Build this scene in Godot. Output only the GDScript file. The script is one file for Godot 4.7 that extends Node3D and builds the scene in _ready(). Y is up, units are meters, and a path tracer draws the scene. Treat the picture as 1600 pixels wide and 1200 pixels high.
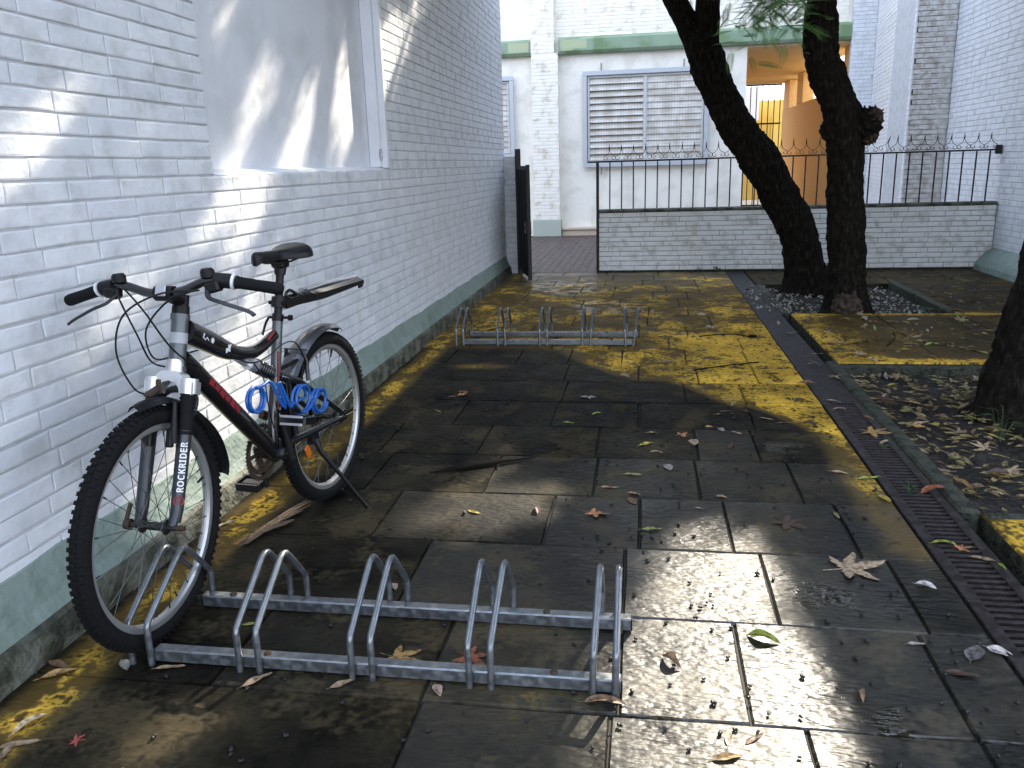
extends Node3D
# World: x to the right, y up, depth away from the photographer is -z. P(x, y, d) takes the depth d as a positive number.

const EYE := 1.25
const WALL_X := -1.64
var rng := RandomNumberGenerator.new()
var used := {}
var M := {}
var cam: Camera3D
var sun_dir := Vector3.ZERO    # from the ground towards the sun


func P(x: float, y: float, d: float) -> Vector3:
	return Vector3(x, y, -d)


# ------------------------------------------------------------------ mesh builder
class MB:
	var st := SurfaceTool.new()
	var n := 0
	var uvs := false
	func _init() -> void:
		st.begin(Mesh.PRIMITIVE_TRIANGLES)
	func v(p: Vector3, nn: Vector3, uv := Vector2.ZERO, c := Color.WHITE) -> void:
		st.set_normal(nn)
		st.set_uv(uv)
		st.set_color(c)
		st.add_vertex(p)
		n += 1
	func tri(a: Vector3, b: Vector3, c: Vector3, out: Vector3, ua := Vector2.ZERO, ub := Vector2.ZERO, uc := Vector2.ZERO) -> void:
		var nn := (b - a).cross(c - a).normalized()
		if nn.dot(out) < 0.0:
			v(a, -nn, ua); v(b, -nn, ub); v(c, -nn, uc)
		else:
			v(a, nn, ua); v(c, nn, uc); v(b, nn, ub)
	func quad(a: Vector3, b: Vector3, c: Vector3, d: Vector3, out: Vector3) -> void:
		tri(a, b, c, out)
		tri(a, c, d, out)
	func quad_uv(a: Vector3, b: Vector3, c: Vector3, d: Vector3, out: Vector3, ua: Vector2, ub: Vector2, uc: Vector2, ud: Vector2) -> void:
		tri(a, b, c, out, ua, ub, uc)
		tri(a, c, d, out, ua, uc, ud)
	func box(c: Vector3, s: Vector3, b := Basis(), bev := 0.0) -> void:
		var h := s * 0.5
		if bev <= 0.0:
			for ax in 3:
				for sg in [-1.0, 1.0]:
					var o := Vector3.ZERO
					o[ax] = sg
					var u := Vector3.ZERO
					u[(ax + 1) % 3] = h[(ax + 1) % 3]
					var w := Vector3.ZERO
					w[(ax + 2) % 3] = h[(ax + 2) % 3]
					var m: Vector3 = o * h[ax]
					quad(c + b * (m - u - w), c + b * (m + u - w), c + b * (m + u + w), c + b * (m - u + w), b * o)
			return
		bev = minf(bev, minf(h.x, minf(h.y, h.z)) * 0.9)
		var i := h - Vector3.ONE * bev
		for ax in 3:
			for sg in [-1.0, 1.0]:
				var o := Vector3.ZERO
				o[ax] = sg
				var u := Vector3.ZERO
				u[(ax + 1) % 3] = i[(ax + 1) % 3]
				var w := Vector3.ZERO
				w[(ax + 2) % 3] = i[(ax + 2) % 3]
				var m: Vector3 = o * h[ax]
				quad(c + b * (m - u - w), c + b * (m + u - w), c + b * (m + u + w), c + b * (m - u + w), b * o)
		for ax in 3:
			var p1 := (ax + 1) % 3
			var p2 := (ax + 2) % 3
			for s1 in [-1.0, 1.0]:
				for s2 in [-1.0, 1.0]:
					var a1 := Vector3.ZERO
					a1[p1] = s1 * h[p1]
					a1[p2] = s2 * i[p2]
					var a2 := Vector3.ZERO
					a2[p1] = s1 * i[p1]
					a2[p2] = s2 * h[p2]
					var e := Vector3.ZERO
					e[ax] = i[ax]
					var o := Vector3.ZERO
					o[p1] = s1
					o[p2] = s2
					quad(c + b * (a1 - e), c + b * (a1 + e), c + b * (a2 + e), c + b * (a2 - e), b * o)
		for sx in [-1.0, 1.0]:
			for sy in [-1.0, 1.0]:
				for sz in [-1.0, 1.0]:
					var sgn := Vector3(sx, sy, sz)
					tri(c + b * (sgn * Vector3(h.x, i.y, i.z)), c + b * (sgn * Vector3(i.x, h.y, i.z)), c + b * (sgn * Vector3(i.x, i.y, h.z)), b * sgn)
	# tube along points with radii; flat squeezes the second cross axis
	func tube(pts: Array, radii: Array, sides := 8, caps := true, up := Vector3.ZERO, flat := 1.0, closed := false) -> void:
		var k := pts.size()
		var rings := []
		var norms := []
		var u := Vector3.ZERO
		var len_at := 0.0
		var lens := []
		for i in k:
			var a: Vector3 = pts[(i - 1 + k) % k] if (i > 0 or closed) else pts[i]
			var c: Vector3 = pts[(i + 1) % k] if (i < k - 1 or closed) else pts[i]
			var t := (c - a).normalized()
			if u == Vector3.ZERO:
				u = up if up != Vector3.ZERO else (Vector3.UP if absf(t.y) < 0.9 else Vector3.RIGHT)
			u = (u - t * u.dot(t)).normalized()
			var w := t.cross(u)
			if i > 0:
				len_at += pts[i].distance_to(pts[i - 1])
			lens.append(len_at)
			var ring := []
			var nr := []
			var r: float = radii[i] if radii.size() > 1 else radii[0]
			for j in sides + 1:
				var ang := TAU * j / sides
				var d := u * cos(ang) * flat + w * sin(ang)
				ring.append(pts[i] + d * r)
				nr.append((u * cos(ang) + w * sin(ang) * flat).normalized())
			rings.append(ring)
			norms.append(nr)
		for i in (k if closed else k - 1):
			var i2 := (i + 1) % k
			for j in sides:
				var uva := Vector2(float(j) / sides, lens[i])
				var uvb := Vector2(float(j + 1) / sides, lens[i])
				var uvc := Vector2(float(j + 1) / sides, lens[i2])
				var uvd := Vector2(float(j) / sides, lens[i2])
				v(rings[i][j], norms[i][j], uva); v(rings[i2][j + 1], norms[i2][j + 1], uvc); v(rings[i][j + 1], norms[i][j + 1], uvb)
				v(rings[i][j], norms[i][j], uva); v(rings[i2][j], norms[i2][j], uvd); v(rings[i2][j + 1], norms[i2][j + 1], uvc)
		if caps and not closed:
			for e in [0, k - 1]:
				var t: Vector3 = (pts[1] - pts[0]) * -1.0 if e == 0 else pts[k - 1] - pts[k - 2]
				for j in sides:
					tri(pts[e], rings[e][j], rings[e][j + 1], t)
	# profile points (radius, along) turned about axis z at origin, through transform
	func lathe(prof: Array, sides: int, tr := Transform3D(), closed_profile := false) -> void:
		var k := prof.size()
		for i in (k if closed_profile else k - 1):
			var a: Vector2 = prof[i]
			var b: Vector2 = prof[(i + 1) % k]
			var e := (b - a).normalized()
			var nn := Vector2(e.y, -e.x)
			for j in sides:
				var t0 := TAU * j / sides
				var t1 := TAU * (j + 1) / sides
				var d0 := Vector3(cos(t0), sin(t0), 0)
				var d1 := Vector3(cos(t1), sin(t1), 0)
				var pa := tr * (d0 * a.x + Vector3(0, 0, a.y))
				var pb := tr * (d0 * b.x + Vector3(0, 0, b.y))
				var pc := tr * (d1 * b.x + Vector3(0, 0, b.y))
				var pd := tr * (d1 * a.x + Vector3(0, 0, a.y))
				var n0 := (tr.basis * (d0 * nn.x + Vector3(0, 0, nn.y))).normalized()
				var n1 := (tr.basis * (d1 * nn.x + Vector3(0, 0, nn.y))).normalized()
				# clockwise seen from the normal side
				if (pb - pa).cross(pc - pa).dot(n0) < 0.0:
					v(pa, n0); v(pb, n0); v(pc, n1)
					v(pa, n0); v(pc, n1); v(pd, n1)
				else:
					v(pa, n0); v(pc, n1); v(pb, n0)
					v(pa, n0); v(pd, n1); v(pc, n1)
	# closed outline (Vector2 list) in plane (o, ax, ay), thickness along nrm both faces and rim
	func plate(outline: PackedVector2Array, o: Vector3, ax: Vector3, ay: Vector3, thick: float) -> void:
		var nrm := ax.cross(ay).normalized()
		var idx := Geometry2D.triangulate_polygon(outline)
		var f := nrm * thick * 0.5
		for i in range(0, idx.size(), 3):
			var q := []
			for j in 3:
				q.append(o + ax * outline[idx[i + j]].x + ay * outline[idx[i + j]].y)
			tri(q[0] + f, q[1] + f, q[2] + f, nrm)
			tri(q[0] - f, q[1] - f, q[2] - f, -nrm)
		var ctr := Vector2.ZERO
		for p in outline:
			ctr += p / outline.size()
		for i in outline.size():
			var a2 := outline[i]
			var b2 := outline[(i + 1) % outline.size()]
			var a := o + ax * a2.x + ay * a2.y
			var b := o + ax * b2.x + ay * b2.y
			var e2 := b2 - a2
			var on := Vector2(e2.y, -e2.x)
			if not Geometry2D.is_polygon_clockwise(outline):
				pass
			else:
				on = -on
			quad(a - f, b - f, b + f, a + f, ax * on.x + ay * on.y)
	func mesh() -> ArrayMesh:
		return st.commit()


# ------------------------------------------------------------------ naming and tagging
func numbered(parent: Node, called: String) -> String:
	var key := str(parent.get_instance_id()) + called
	var k: int = used.get(key, 0)
	used[key] = k + 1
	return called if k == 0 else "%s_%03d" % [called, k]


func put(called: String, mesh: Mesh, mat: Material, parent: Node = null, tr := Transform3D()) -> MeshInstance3D:
	var o := MeshInstance3D.new()
	if parent == null:
		parent = self
	o.name = numbered(parent, called)
	o.mesh = mesh
	if mat:
		o.material_override = mat
	o.transform = tr
	o.cast_shadow = GeometryInstance3D.SHADOW_CASTING_SETTING_ON
	parent.add_child(o, true)
	return o


func many(called: String, mesh: Mesh, mat: Material, trs: Array, parent: Node = null) -> MultiMeshInstance3D:
	var mm := MultiMesh.new()
	mm.transform_format = MultiMesh.TRANSFORM_3D
	mm.mesh = mesh
	mm.instance_count = trs.size()
	for i in trs.size():
		mm.set_instance_transform(i, trs[i])
	var o := MultiMeshInstance3D.new()
	if parent == null:
		parent = self
	o.name = numbered(parent, called)
	o.multimesh = mm
	o.material_override = mat
	parent.add_child(o, true)
	o.set_meta("kind", "stuff")
	return o


func tag(o: Node, label: String, category: String, group := "") -> Node:
	o.set_meta("label", label)
	o.set_meta("category", category)
	if group != "":
		o.set_meta("group", group)
	return o


func thing(called: String, label: String, category: String, at := Vector3.ZERO, group := "") -> Node3D:
	var o := Node3D.new()
	o.name = numbered(self, called)
	add_child(o, true)
	o.position = at
	tag(o, label, category, group)
	return o


func structure(o: Node) -> Node:
	o.set_meta("kind", "structure")
	return o


# ------------------------------------------------------------------ materials
func lin(r: float, g: float, b: float) -> Color:
	return Color(r, g, b).linear_to_srgb()


func mat(called: String, c: Color, rough := 0.6, metal := 0.0) -> StandardMaterial3D:
	var m := StandardMaterial3D.new()
	m.resource_name = called
	m.albedo_color = c
	m.roughness = rough
	m.metallic = metal
	M[called] = m
	return m


func noise(freq: float, oct := 4, seed_ := 1, type := FastNoiseLite.TYPE_SIMPLEX_SMOOTH, fractal := FastNoiseLite.FRACTAL_FBM) -> FastNoiseLite:
	var f := FastNoiseLite.new()
	f.noise_type = type
	f.frequency = freq
	f.fractal_type = fractal
	f.fractal_octaves = oct
	f.seed = seed_
	return f


func ntex(f: FastNoiseLite, size: int, colors: Array, stops: Array) -> NoiseTexture2D:
	var t := NoiseTexture2D.new()
	t.width = size
	t.height = size
	t.seamless = true
	t.noise = f
	var g := Gradient.new()
	g.offsets = PackedFloat32Array(stops)
	g.colors = PackedColorArray(colors)
	t.color_ramp = g
	return t


func nnorm(f: FastNoiseLite, size: int, bump: float) -> NoiseTexture2D:
	var t := NoiseTexture2D.new()
	t.width = size
	t.height = size
	t.seamless = true
	t.noise = f
	t.as_normal_map = true
	t.bump_strength = bump
	return t


func world_tri(m: StandardMaterial3D, scale: float) -> void:
	m.uv1_triplanar = true
	m.uv1_world_triplanar = true
	m.uv1_scale = Vector3.ONE * scale


func make_materials() -> void:
	var m: StandardMaterial3D
	# white masonry paint, slightly dirty, with a brushed grain
	var dirt := ntex(noise(0.008, 5, 11), 512, [Color(0.90, 0.90, 0.89), Color(0.97, 0.97, 0.97), Color(1, 1, 1)], [0.15, 0.4, 0.7])
	var grain := nnorm(noise(0.035, 4, 12), 512, 3.0)
	for i in 3:
		m = mat("white_paint_%d" % i, [lin(0.68, 0.695, 0.725), lin(0.66, 0.675, 0.705), lin(0.715, 0.725, 0.745)][i], 0.55)
		m.albedo_texture = dirt
		m.normal_enabled = true
		m.normal_texture = grain
		m.normal_scale = 0.35
		world_tri(m, 1.3)
	m = mat("joint_paint", lin(0.50, 0.51, 0.53), 0.7)
	m.albedo_texture = dirt
	world_tri(m, 2.0)
	m = mat("facade_plaster", lin(0.87, 0.815, 0.72), 0.65)
	m.albedo_texture = ntex(noise(0.006, 5, 17), 512, [Color(0.93, 0.93, 0.92), Color(1, 1, 1)], [0.2, 0.55])
	m.normal_enabled = true
	m.normal_texture = grain
	m.normal_scale = 0.3
	world_tri(m, 0.6)
	m = mat("facade_brick", lin(0.86, 0.81, 0.72), 0.65)
	m.albedo_texture = ntex(noise(0.012, 5, 18), 512, [Color(0.86, 0.82, 0.77), Color(0.97, 0.965, 0.955), Color(1, 1, 1)], [0.10, 0.34, 0.5])
	world_tri(m, 0.7)
	m = mat("white_plaster", lin(0.68, 0.69, 0.72), 0.6)
	m.albedo_texture = ntex(noise(0.006, 5, 15), 512, [Color(0.95, 0.95, 0.945), Color(1, 1, 1)], [0.2, 0.6])
	m.normal_enabled = true
	m.normal_texture = nnorm(noise(0.02, 5, 16), 512, 2.0)
	m.normal_scale = 0.4
	world_tri(m, 0.8)
	# weathered white paint with brown algae runs (low wall, right side pilaster)
	m = mat("weathered_paint", lin(0.88, 0.89, 0.89), 0.7)
	m.albedo_texture = ntex(noise(0.010, 5, 21), 512, [Color(0.84, 0.84, 0.81), Color(0.96, 0.96, 0.955), Color(1, 1, 1)], [0.15, 0.36, 0.55])
	m.normal_enabled = true
	m.normal_texture = grain
	world_tri(m, 1.1)
	m = mat("stained_paint", lin(0.70, 0.675, 0.645), 0.75)
	m.albedo_texture = ntex(noise(0.012, 5, 22), 512, [Color(0.82, 0.79, 0.75), Color(0.93, 0.92, 0.91), Color(1, 1, 1)], [0.2, 0.45, 0.75])
	m.normal_enabled = true
	m.normal_texture = grain
	world_tri(m, 1.4)
	m = mat("dark_joint", lin(0.36, 0.37, 0.38), 0.85)
	# sage green masonry paint
	m = mat("sage_paint", lin(0.205, 0.262, 0.232), 0.65)
	m.albedo_texture = ntex(noise(0.01, 5, 31), 512, [Color(0.88, 0.89, 0.86), Color(0.97, 0.97, 0.97), Color(1, 1, 1)], [0.2, 0.5, 0.8])
	m.normal_enabled = true
	m.normal_texture = grain
	world_tri(m, 0.9)
	m = mat("sage_band", lin(0.25, 0.34, 0.23), 0.6)
	m.albedo_texture = ntex(noise(0.006, 4, 32), 512, [Color(0.80, 0.84, 0.72), Color(0.96, 0.96, 0.96), Color(1, 1, 1)], [0.25, 0.5, 0.8])
	world_tri(m, 0.5)
	mat("sage_pale", lin(0.42, 0.45, 0.37), 0.65)
	m = mat("sage_patch", lin(0.40, 0.44, 0.27), 0.6)
	m = mat("damp_concrete", lin(0.12, 0.125, 0.10), 0.7)
	m.albedo_texture = ntex(noise(0.012, 5, 33), 512, [Color(0.45, 0.46, 0.40), Color(0.85, 0.85, 0.80), Color(1, 1, 1)], [0.25, 0.5, 0.75])
	m.normal_enabled = true
	m.normal_texture = nnorm(noise(0.04, 4, 34), 512, 5.0)
	world_tri(m, 1.3)
	m = mat("mossy_concrete", lin(0.040, 0.042, 0.028), 0.75)
	m.albedo_texture = ntex(noise(0.015, 5, 35), 512, [Color(0.45, 0.50, 0.36), Color(0.85, 0.88, 0.78), Color(1, 1, 1)], [0.25, 0.5, 0.8])
	m.normal_enabled = true
	m.normal_texture = nnorm(noise(0.05, 4, 36), 512, 6.0)
	world_tri(m, 1.6)
	m = mat("dark_strip", lin(0.024, 0.020, 0.021), 0.7)
	m.albedo_texture = ntex(noise(0.02, 5, 37), 512, [Color(0.55, 0.5, 0.52), Color(1, 1, 1)], [0.3, 0.7])
	m.normal_enabled = true
	m.normal_texture = nnorm(noise(0.08, 4, 38), 512, 5.0)
	world_tri(m, 1.5)
	m = mat("soil", lin(0.035, 0.026, 0.018), 0.9)
	m.albedo_texture = ntex(noise(0.03, 5, 39), 512, [Color(0.35, 0.32, 0.28), Color(1, 1, 1)], [0.3, 0.7])
	m.normal_enabled = true
	m.normal_texture = nnorm(noise(0.06, 4, 40), 512, 8.0)
	world_tri(m, 1.5)
	m = mat("plain_concrete", lin(0.20, 0.19, 0.17), 0.8)
	m.albedo_texture = ntex(noise(0.01, 5, 41), 512, [Color(0.7, 0.7, 0.66), Color(1, 1, 1)], [0.3, 0.7])
	world_tri(m, 0.4)
	m = mat("slab_joint", lin(0.012, 0.012, 0.010), 0.8)
	m = mat("cast_iron", lin(0.035, 0.028, 0.028), 0.6, 0.25)
	m.albedo_texture = ntex(noise(0.03, 4, 42), 256, [Color(0.6, 0.5, 0.45), Color(1, 1, 1)], [0.3, 0.7])
	world_tri(m, 2.5)
	m = mat("black_iron", lin(0.008, 0.008, 0.009), 0.6)
	m = mat("galvanised", lin(0.27, 0.285, 0.30), 0.38, 0.85)
	m.albedo_texture = ntex(noise(0.03, 4, 43, FastNoiseLite.TYPE_CELLULAR), 256, [Color(0.84, 0.845, 0.85), Color(1, 1, 1)], [0.2, 0.8])
	m.roughness_texture = ntex(noise(0.02, 4, 44), 256, [Color(0.55, 0.55, 0.55), Color(1, 1, 1)], [0.3, 0.7])
	m.roughness = 0.55
	world_tri(m, 5.0)
	m = mat("window_frame_grey", lin(0.50, 0.52, 0.54), 0.45, 0.3)
	m = mat("window_frame_white", lin(0.68, 0.68, 0.66), 0.45)
	m = mat("slat_cream", lin(0.80, 0.75, 0.68), 0.55)
	m.albedo_texture = ntex(noise(0.01, 4, 45), 256, [Color(0.85, 0.83, 0.8), Color(1, 1, 1)], [0.3, 0.7])
	world_tri(m, 1.0)
	m = mat("room_dark", lin(0.03, 0.03, 0.03), 0.9)
	m = mat("wire_grey", lin(0.25, 0.25, 0.26), 0.5, 0.4)
	m = mat("beige_stone", lin(0.55, 0.44, 0.33), 0.6)
	m = mat("courtyard_tile", lin(0.095, 0.055, 0.045), 0.5)
	m.albedo_texture = ntex(noise(0.02, 5, 46), 512, [Color(0.5, 0.5, 0.5), Color(1, 1, 1)], [0.25, 0.7])
	world_tri(m, 0.7)
	m = mat("tan_plaster", lin(0.76, 0.52, 0.23), 0.7)
	m.normal_enabled = true
	m.normal_texture = grain
	world_tri(m, 0.8)
	m = mat("cream_ceiling", lin(0.80, 0.62, 0.36), 0.7)
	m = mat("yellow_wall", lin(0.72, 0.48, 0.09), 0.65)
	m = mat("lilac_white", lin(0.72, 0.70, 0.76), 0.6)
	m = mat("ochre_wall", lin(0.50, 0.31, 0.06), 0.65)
	# tree
	m = mat("bark", lin(0.046, 0.042, 0.036), 0.95)
	m.metallic_specular = 0.2
	m.albedo_texture = ntex(noise(0.02, 5, 51), 512, [Color(0.40, 0.38, 0.36), Color(0.58, 0.56, 0.53), Color(0.66, 0.65, 0.62), Color(1, 1, 0.97)], [0.3, 0.55, 0.74, 0.88])
	m.normal_enabled = true
	m.normal_texture = nnorm(noise(0.03, 5, 52, FastNoiseLite.TYPE_SIMPLEX_SMOOTH, FastNoiseLite.FRACTAL_RIDGED), 512, 9.0)
	m.uv1_triplanar = true
	m.uv1_world_triplanar = true
	m.uv1_scale = Vector3(3.0, 1.0, 3.0)
	m = mat("cut_wood", lin(0.085, 0.055, 0.035), 0.9)
	m.albedo_texture = ntex(noise(0.04, 5, 53), 256, [Color(0.3, 0.28, 0.25), Color(1, 1, 1)], [0.3, 0.7])
	world_tri(m, 2.0)
	m = mat("leaf_green", lin(0.075, 0.17, 0.05), 0.5)
	m.cull_mode = BaseMaterial3D.CULL_DISABLED
	m.backlight_enabled = true
	m.backlight = Color(0.10, 0.2, 0.04)
	m = mat("spray_green_lit", lin(0.15, 0.30, 0.09), 0.5)  # leaf green lightened: sky light on the sprays put into the colour
	m.cull_mode = BaseMaterial3D.CULL_DISABLED
	m.backlight_enabled = true
	m.backlight = Color(0.14, 0.26, 0.06)
	m = mat("weed_green", lin(0.05, 0.11, 0.03), 0.5)
	var lc := {"tan": [0.26, 0.18, 0.11], "brown": [0.15, 0.085, 0.045], "umber": [0.06, 0.032, 0.02], "orange": [0.38, 0.16, 0.06], "rust": [0.20, 0.055, 0.02],
		"ochre": [0.32, 0.19, 0.06], "green": [0.17, 0.21, 0.06], "lime": [0.24, 0.27, 0.06], "leafgreen": [0.20, 0.24, 0.03], "yellow": [0.35, 0.29, 0.05],
		"olive": [0.21, 0.19, 0.08], "grey": [0.27, 0.25, 0.22], "white": [0.5, 0.48, 0.44], "pink": [0.36, 0.25, 0.2], "cream": [0.46, 0.36, 0.22], "red": [0.26, 0.05, 0.04],
		"fawn": [0.33, 0.24, 0.16], "slate": [0.11, 0.10, 0.10]}
	var leaf_vein := ntex(noise(0.03, 4, 61), 256, [Color(0.55, 0.5, 0.45), Color(0.95, 0.95, 0.95), Color(1, 1, 1)], [0.22, 0.5, 0.8])
	for k in lc:
		m = mat("leaf_" + k, lin(minf(lc[k][0] * 1.25, 0.6), minf(lc[k][1] * 1.25, 0.55), lc[k][2] * 1.25), 0.6)
		m.cull_mode = BaseMaterial3D.CULL_DISABLED
		m.albedo_texture = leaf_vein
		world_tri(m, 6.0)
	m = mat("leaf_litter", lin(0.30, 0.24, 0.13), 0.65)
	m.cull_mode = BaseMaterial3D.CULL_DISABLED
	m.albedo_texture = ntex(noise(0.05, 3, 64), 256, [Color(0.35, 0.28, 0.25), Color(0.7, 0.68, 0.5), Color(1, 1, 0.9)], [0.3, 0.5, 0.7])
	world_tri(m, 1.7)
	m = mat("berry", lin(0.006, 0.005, 0.006), 0.5)
	m = mat("gravel_white", lin(0.34, 0.34, 0.31), 0.8)
	m = mat("dead_wood", lin(0.105, 0.07, 0.045), 0.9)
	m.normal_enabled = true
	m.normal_texture = nnorm(noise(0.05, 4, 62), 256, 6.0)
	world_tri(m, 5.0)
	m = mat("dark_pod", lin(0.010, 0.008, 0.007), 0.85)
	m.metallic_specular = 0.15
	# bicycle
	m = mat("tyre_rubber", lin(0.008, 0.008, 0.0085), 0.8)
	m.metallic_specular = 0.25
	m.normal_enabled = true
	m.normal_texture = nnorm(noise(0.08, 3, 63), 256, 3.0)
	world_tri(m, 6.0)
	mat("fork_black", lin(0.022, 0.026, 0.032), 0.3)
	m = mat("saddle_black", lin(0.007, 0.007, 0.008), 0.40)
	m.metallic_specular = 0.35
	m = mat("black_plastic", lin(0.007, 0.007, 0.008), 0.42)
	m.metallic_specular = 0.35
	m = mat("black_rubber", lin(0.008, 0.008, 0.009), 0.7)
	m.metallic_specular = 0.25
	m = mat("gloss_black", lin(0.008, 0.008, 0.009), 0.22)
	m.clearcoat_enabled = true
	m.clearcoat = 0.7
	m.clearcoat_roughness = 0.12
	m = mat("gunmetal", lin(0.085, 0.095, 0.10), 0.3, 0.35)
	m.clearcoat_enabled = true
	m.clearcoat = 0.5
	m = mat("guard_grey", lin(0.13, 0.13, 0.14), 0.22, 0.6)
	mat("silver", lin(0.72, 0.72, 0.72), 0.32, 0.75)
	mat("alloy_rim", lin(0.48, 0.48, 0.48), 0.4, 0.8)
	mat("dark_steel", lin(0.05, 0.05, 0.052), 0.4, 0.8)
	mat("spoke_steel", lin(0.12, 0.12, 0.12), 0.4, 0.7)
	mat("rusty_steel", lin(0.06, 0.038, 0.025), 0.6, 0.5)
	mat("red_decal", lin(0.24, 0.015, 0.02), 0.4)
	mat("white_decal", lin(0.7, 0.7, 0.7), 0.4)
	mat("grey_decal", lin(0.35, 0.36, 0.37), 0.4)
	m = mat("blue_cable", lin(0.008, 0.095, 0.38), 0.3)
	m.clearcoat_enabled = true
	m.clearcoat = 0.4
	mat("orange_reflector", lin(0.65, 0.16, 0.01), 0.25)
	mat("pearl_plastic", lin(0.45, 0.44, 0.46), 0.25, 0.2)


# ------------------------------------------------------------------ bricks
func brick_mesh(w: float, h: float, seed_: int) -> ArrayMesh:
	var r := RandomNumberGenerator.new()
	r.seed = seed_
	var mb := MB.new()
	var base := [Vector2(-1, -1), Vector2(0, -1), Vector2(1, -1), Vector2(1, 0), Vector2(1, 1), Vector2(0, 1), Vector2(-1, 1), Vector2(-1, 0)]
	var rings := []
	var insets := [0.0, 0.0014, 0.0062]
	var zs := [-0.012, 0.0030, 0.0042]
	var jit := []
	for i in 8:
		jit.append(Vector2(r.randf_range(-1, 1), r.randf_range(-1, 1)) * 0.0013)
	for k in 3:
		var ring := []
		for i in 8:
			var b: Vector2 = base[i]
			var p: Vector2 = Vector2(b.x * (w * 0.5 - insets[k]), b.y * (h * 0.5 - insets[k])) + jit[i] * (1.0 if k < 2 else 0.4)
			ring.append(Vector3(p.x, p.y, zs[k] + r.randf_range(-0.0006, 0.0006) * (1.0 if k > 0 else 0.0)))
		rings.append(ring)
	for k in 2:
		for i in 8:
			var j := (i + 1) % 8
			var out := Vector3(base[i].x + base[j].x, base[i].y + base[j].y, 0.6)
			mb.quad(rings[k][i], rings[k][j], rings[k + 1][j], rings[k + 1][i], out)
	var c := Vector3(0, 0, zs[2] + 0.0004)
	for i in 8:
		mb.tri(c, rings[2][i], rings[2][(i + 1) % 8], Vector3(0, 0, 1))
	return mb.mesh()


func screen(p: Vector3) -> Vector3:
	var q := cam.transform.affine_inverse() * p
	var f := 0.5 / tan(deg_to_rad(cam.fov) * 0.5)
	return Vector3(q.x / -q.z * f / (4.0 / 3.0) + 0.5, 0.5 - q.y / -q.z * f, -q.z)


# lays bricks on a plane; the n_single that show largest in the photograph become parts, the rest one joined part
func brick_field(parent: Node, origin: Vector3, right: Vector3, up: Vector3, w: float, h: float, holes: Array, course: float, L: float, n_single: int, mats: Array, seed_: int, gap := Vector2(0.0026, 0.0048), ragged := 0.0) -> void:
	var r := RandomNumberGenerator.new()
	r.seed = seed_
	var nrm := right.cross(up)
	var bw := L - gap.x
	var bh := course - gap.y
	var variants := []
	for i in 7:
		variants.append(brick_mesh(bw, bh, seed_ * 31 + i))
	var list := []
	var rows := int(h / course)
	for row in rows:
		var v := (row + 0.5) * course
		var spans := [[0.0, w]]
		for hole in holes:
			if v > hole.position.y and v < hole.end.y:
				var nx := []
				for s in spans:
					if hole.end.x <= s[0] or hole.position.x >= s[1]:
						nx.append(s)
					else:
						if hole.position.x > s[0]:
							nx.append([s[0], hole.position.x])
						if hole.end.x < s[1]:
							nx.append([hole.end.x, s[1]])
				spans = nx
		var u := -L + (L * 0.5 if row % 2 == 0 else 0.0) + r.randf_range(-0.02, 0.02)
		while u < w:
			var l := L
			var pick := r.randf()
			if pick < 0.10:
				l = L * 0.5
			elif pick < 0.22:
				l = L * r.randf_range(0.78, 0.98)
			for s in spans:
				var a := maxf(u, s[0])
				var b := minf(u + l, s[1])
				if b - a > 0.03:
					var wd := b - a - (gap.x if r.randf() > 0.4 else 0.0004)
					var sx := wd / bw
					var tilt := r.randf_range(-1, 1) * (0.006 + ragged)
					var bas := Basis(right * sx, up, nrm) * Basis(Vector3(0, 0, 1), tilt) 
					bas = bas * Basis(Vector3(0, 1, 0), r.randf_range(-1, 1) * 0.006)
					if r.randf() < 0.5:
						bas = bas * Basis(Vector3(0, 0, 1), PI)
					var c := origin + right * ((a + b) * 0.5) + up * (v + r.randf_range(-0.001, 0.001)) + nrm * r.randf_range(-0.0015, 0.0018)
					var g: Vector3 = c + (parent as Node3D).position
					var sc := screen(g)
					var area := 0.0
					if sc.x > -0.02 and sc.x < 1.02 and sc.y > -0.02 and sc.y < 1.02 and sc.z > 0:
						var view := (cam.position - g).normalized()
						area = (wd * bh * absf(view.dot(nrm))) / (sc.z * sc.z)
					list.append([area, Transform3D(bas, c), r.randi()])
			u += l
	list.sort_custom(func(x, y): return x[0] > y[0])
	var rest := []
	for i in list.size():
		if i < n_single and list[i][0] > 0.0:
			put("brick", variants[list[i][2] % 7], M[mats[list[i][2] % mats.size()]], parent, list[i][1])
		else:
			rest.append(list[i][1])
	if rest.size():
		many("brickwork", variants[0], M[mats[0]], rest, parent)


func extrude(mb: MB, prof: Array, a: Vector3, b: Vector3, side: Vector3, up: Vector3) -> void:
	# open profile of (out along side, height) swept straight from a to b
	for i in prof.size() - 1:
		var p: Vector2 = prof[i]
		var q: Vector2 = prof[i + 1]
		var o := side * p.x + up * p.y
		var o2 := side * q.x + up * q.y
		var e := q - p
		var n := side * -e.y + up * e.x
		if n.dot(side + up) < 0.0:
			n = -n
		mb.quad(a + o, b + o, b + o2, a + o2, n)
	# end caps
	for end in [a, b]:
		for i in range(1, prof.size() - 1):
			mb.tri(end + side * prof[0].x + up * prof[0].y, end + side * prof[i].x + up * prof[i].y, end + side * prof[i + 1].x + up * prof[i + 1].y, (a - b) if end == a else (b - a))


func span(mb: MB, x0: float, x1: float, y0: float, y1: float, d0: float, d1: float, bev := 0.0) -> void:
	mb.box(Vector3((x0 + x1) * 0.5, (y0 + y1) * 0.5, -(d0 + d1) * 0.5), Vector3(x1 - x0, y1 - y0, d1 - d0), Basis(), bev)


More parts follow.
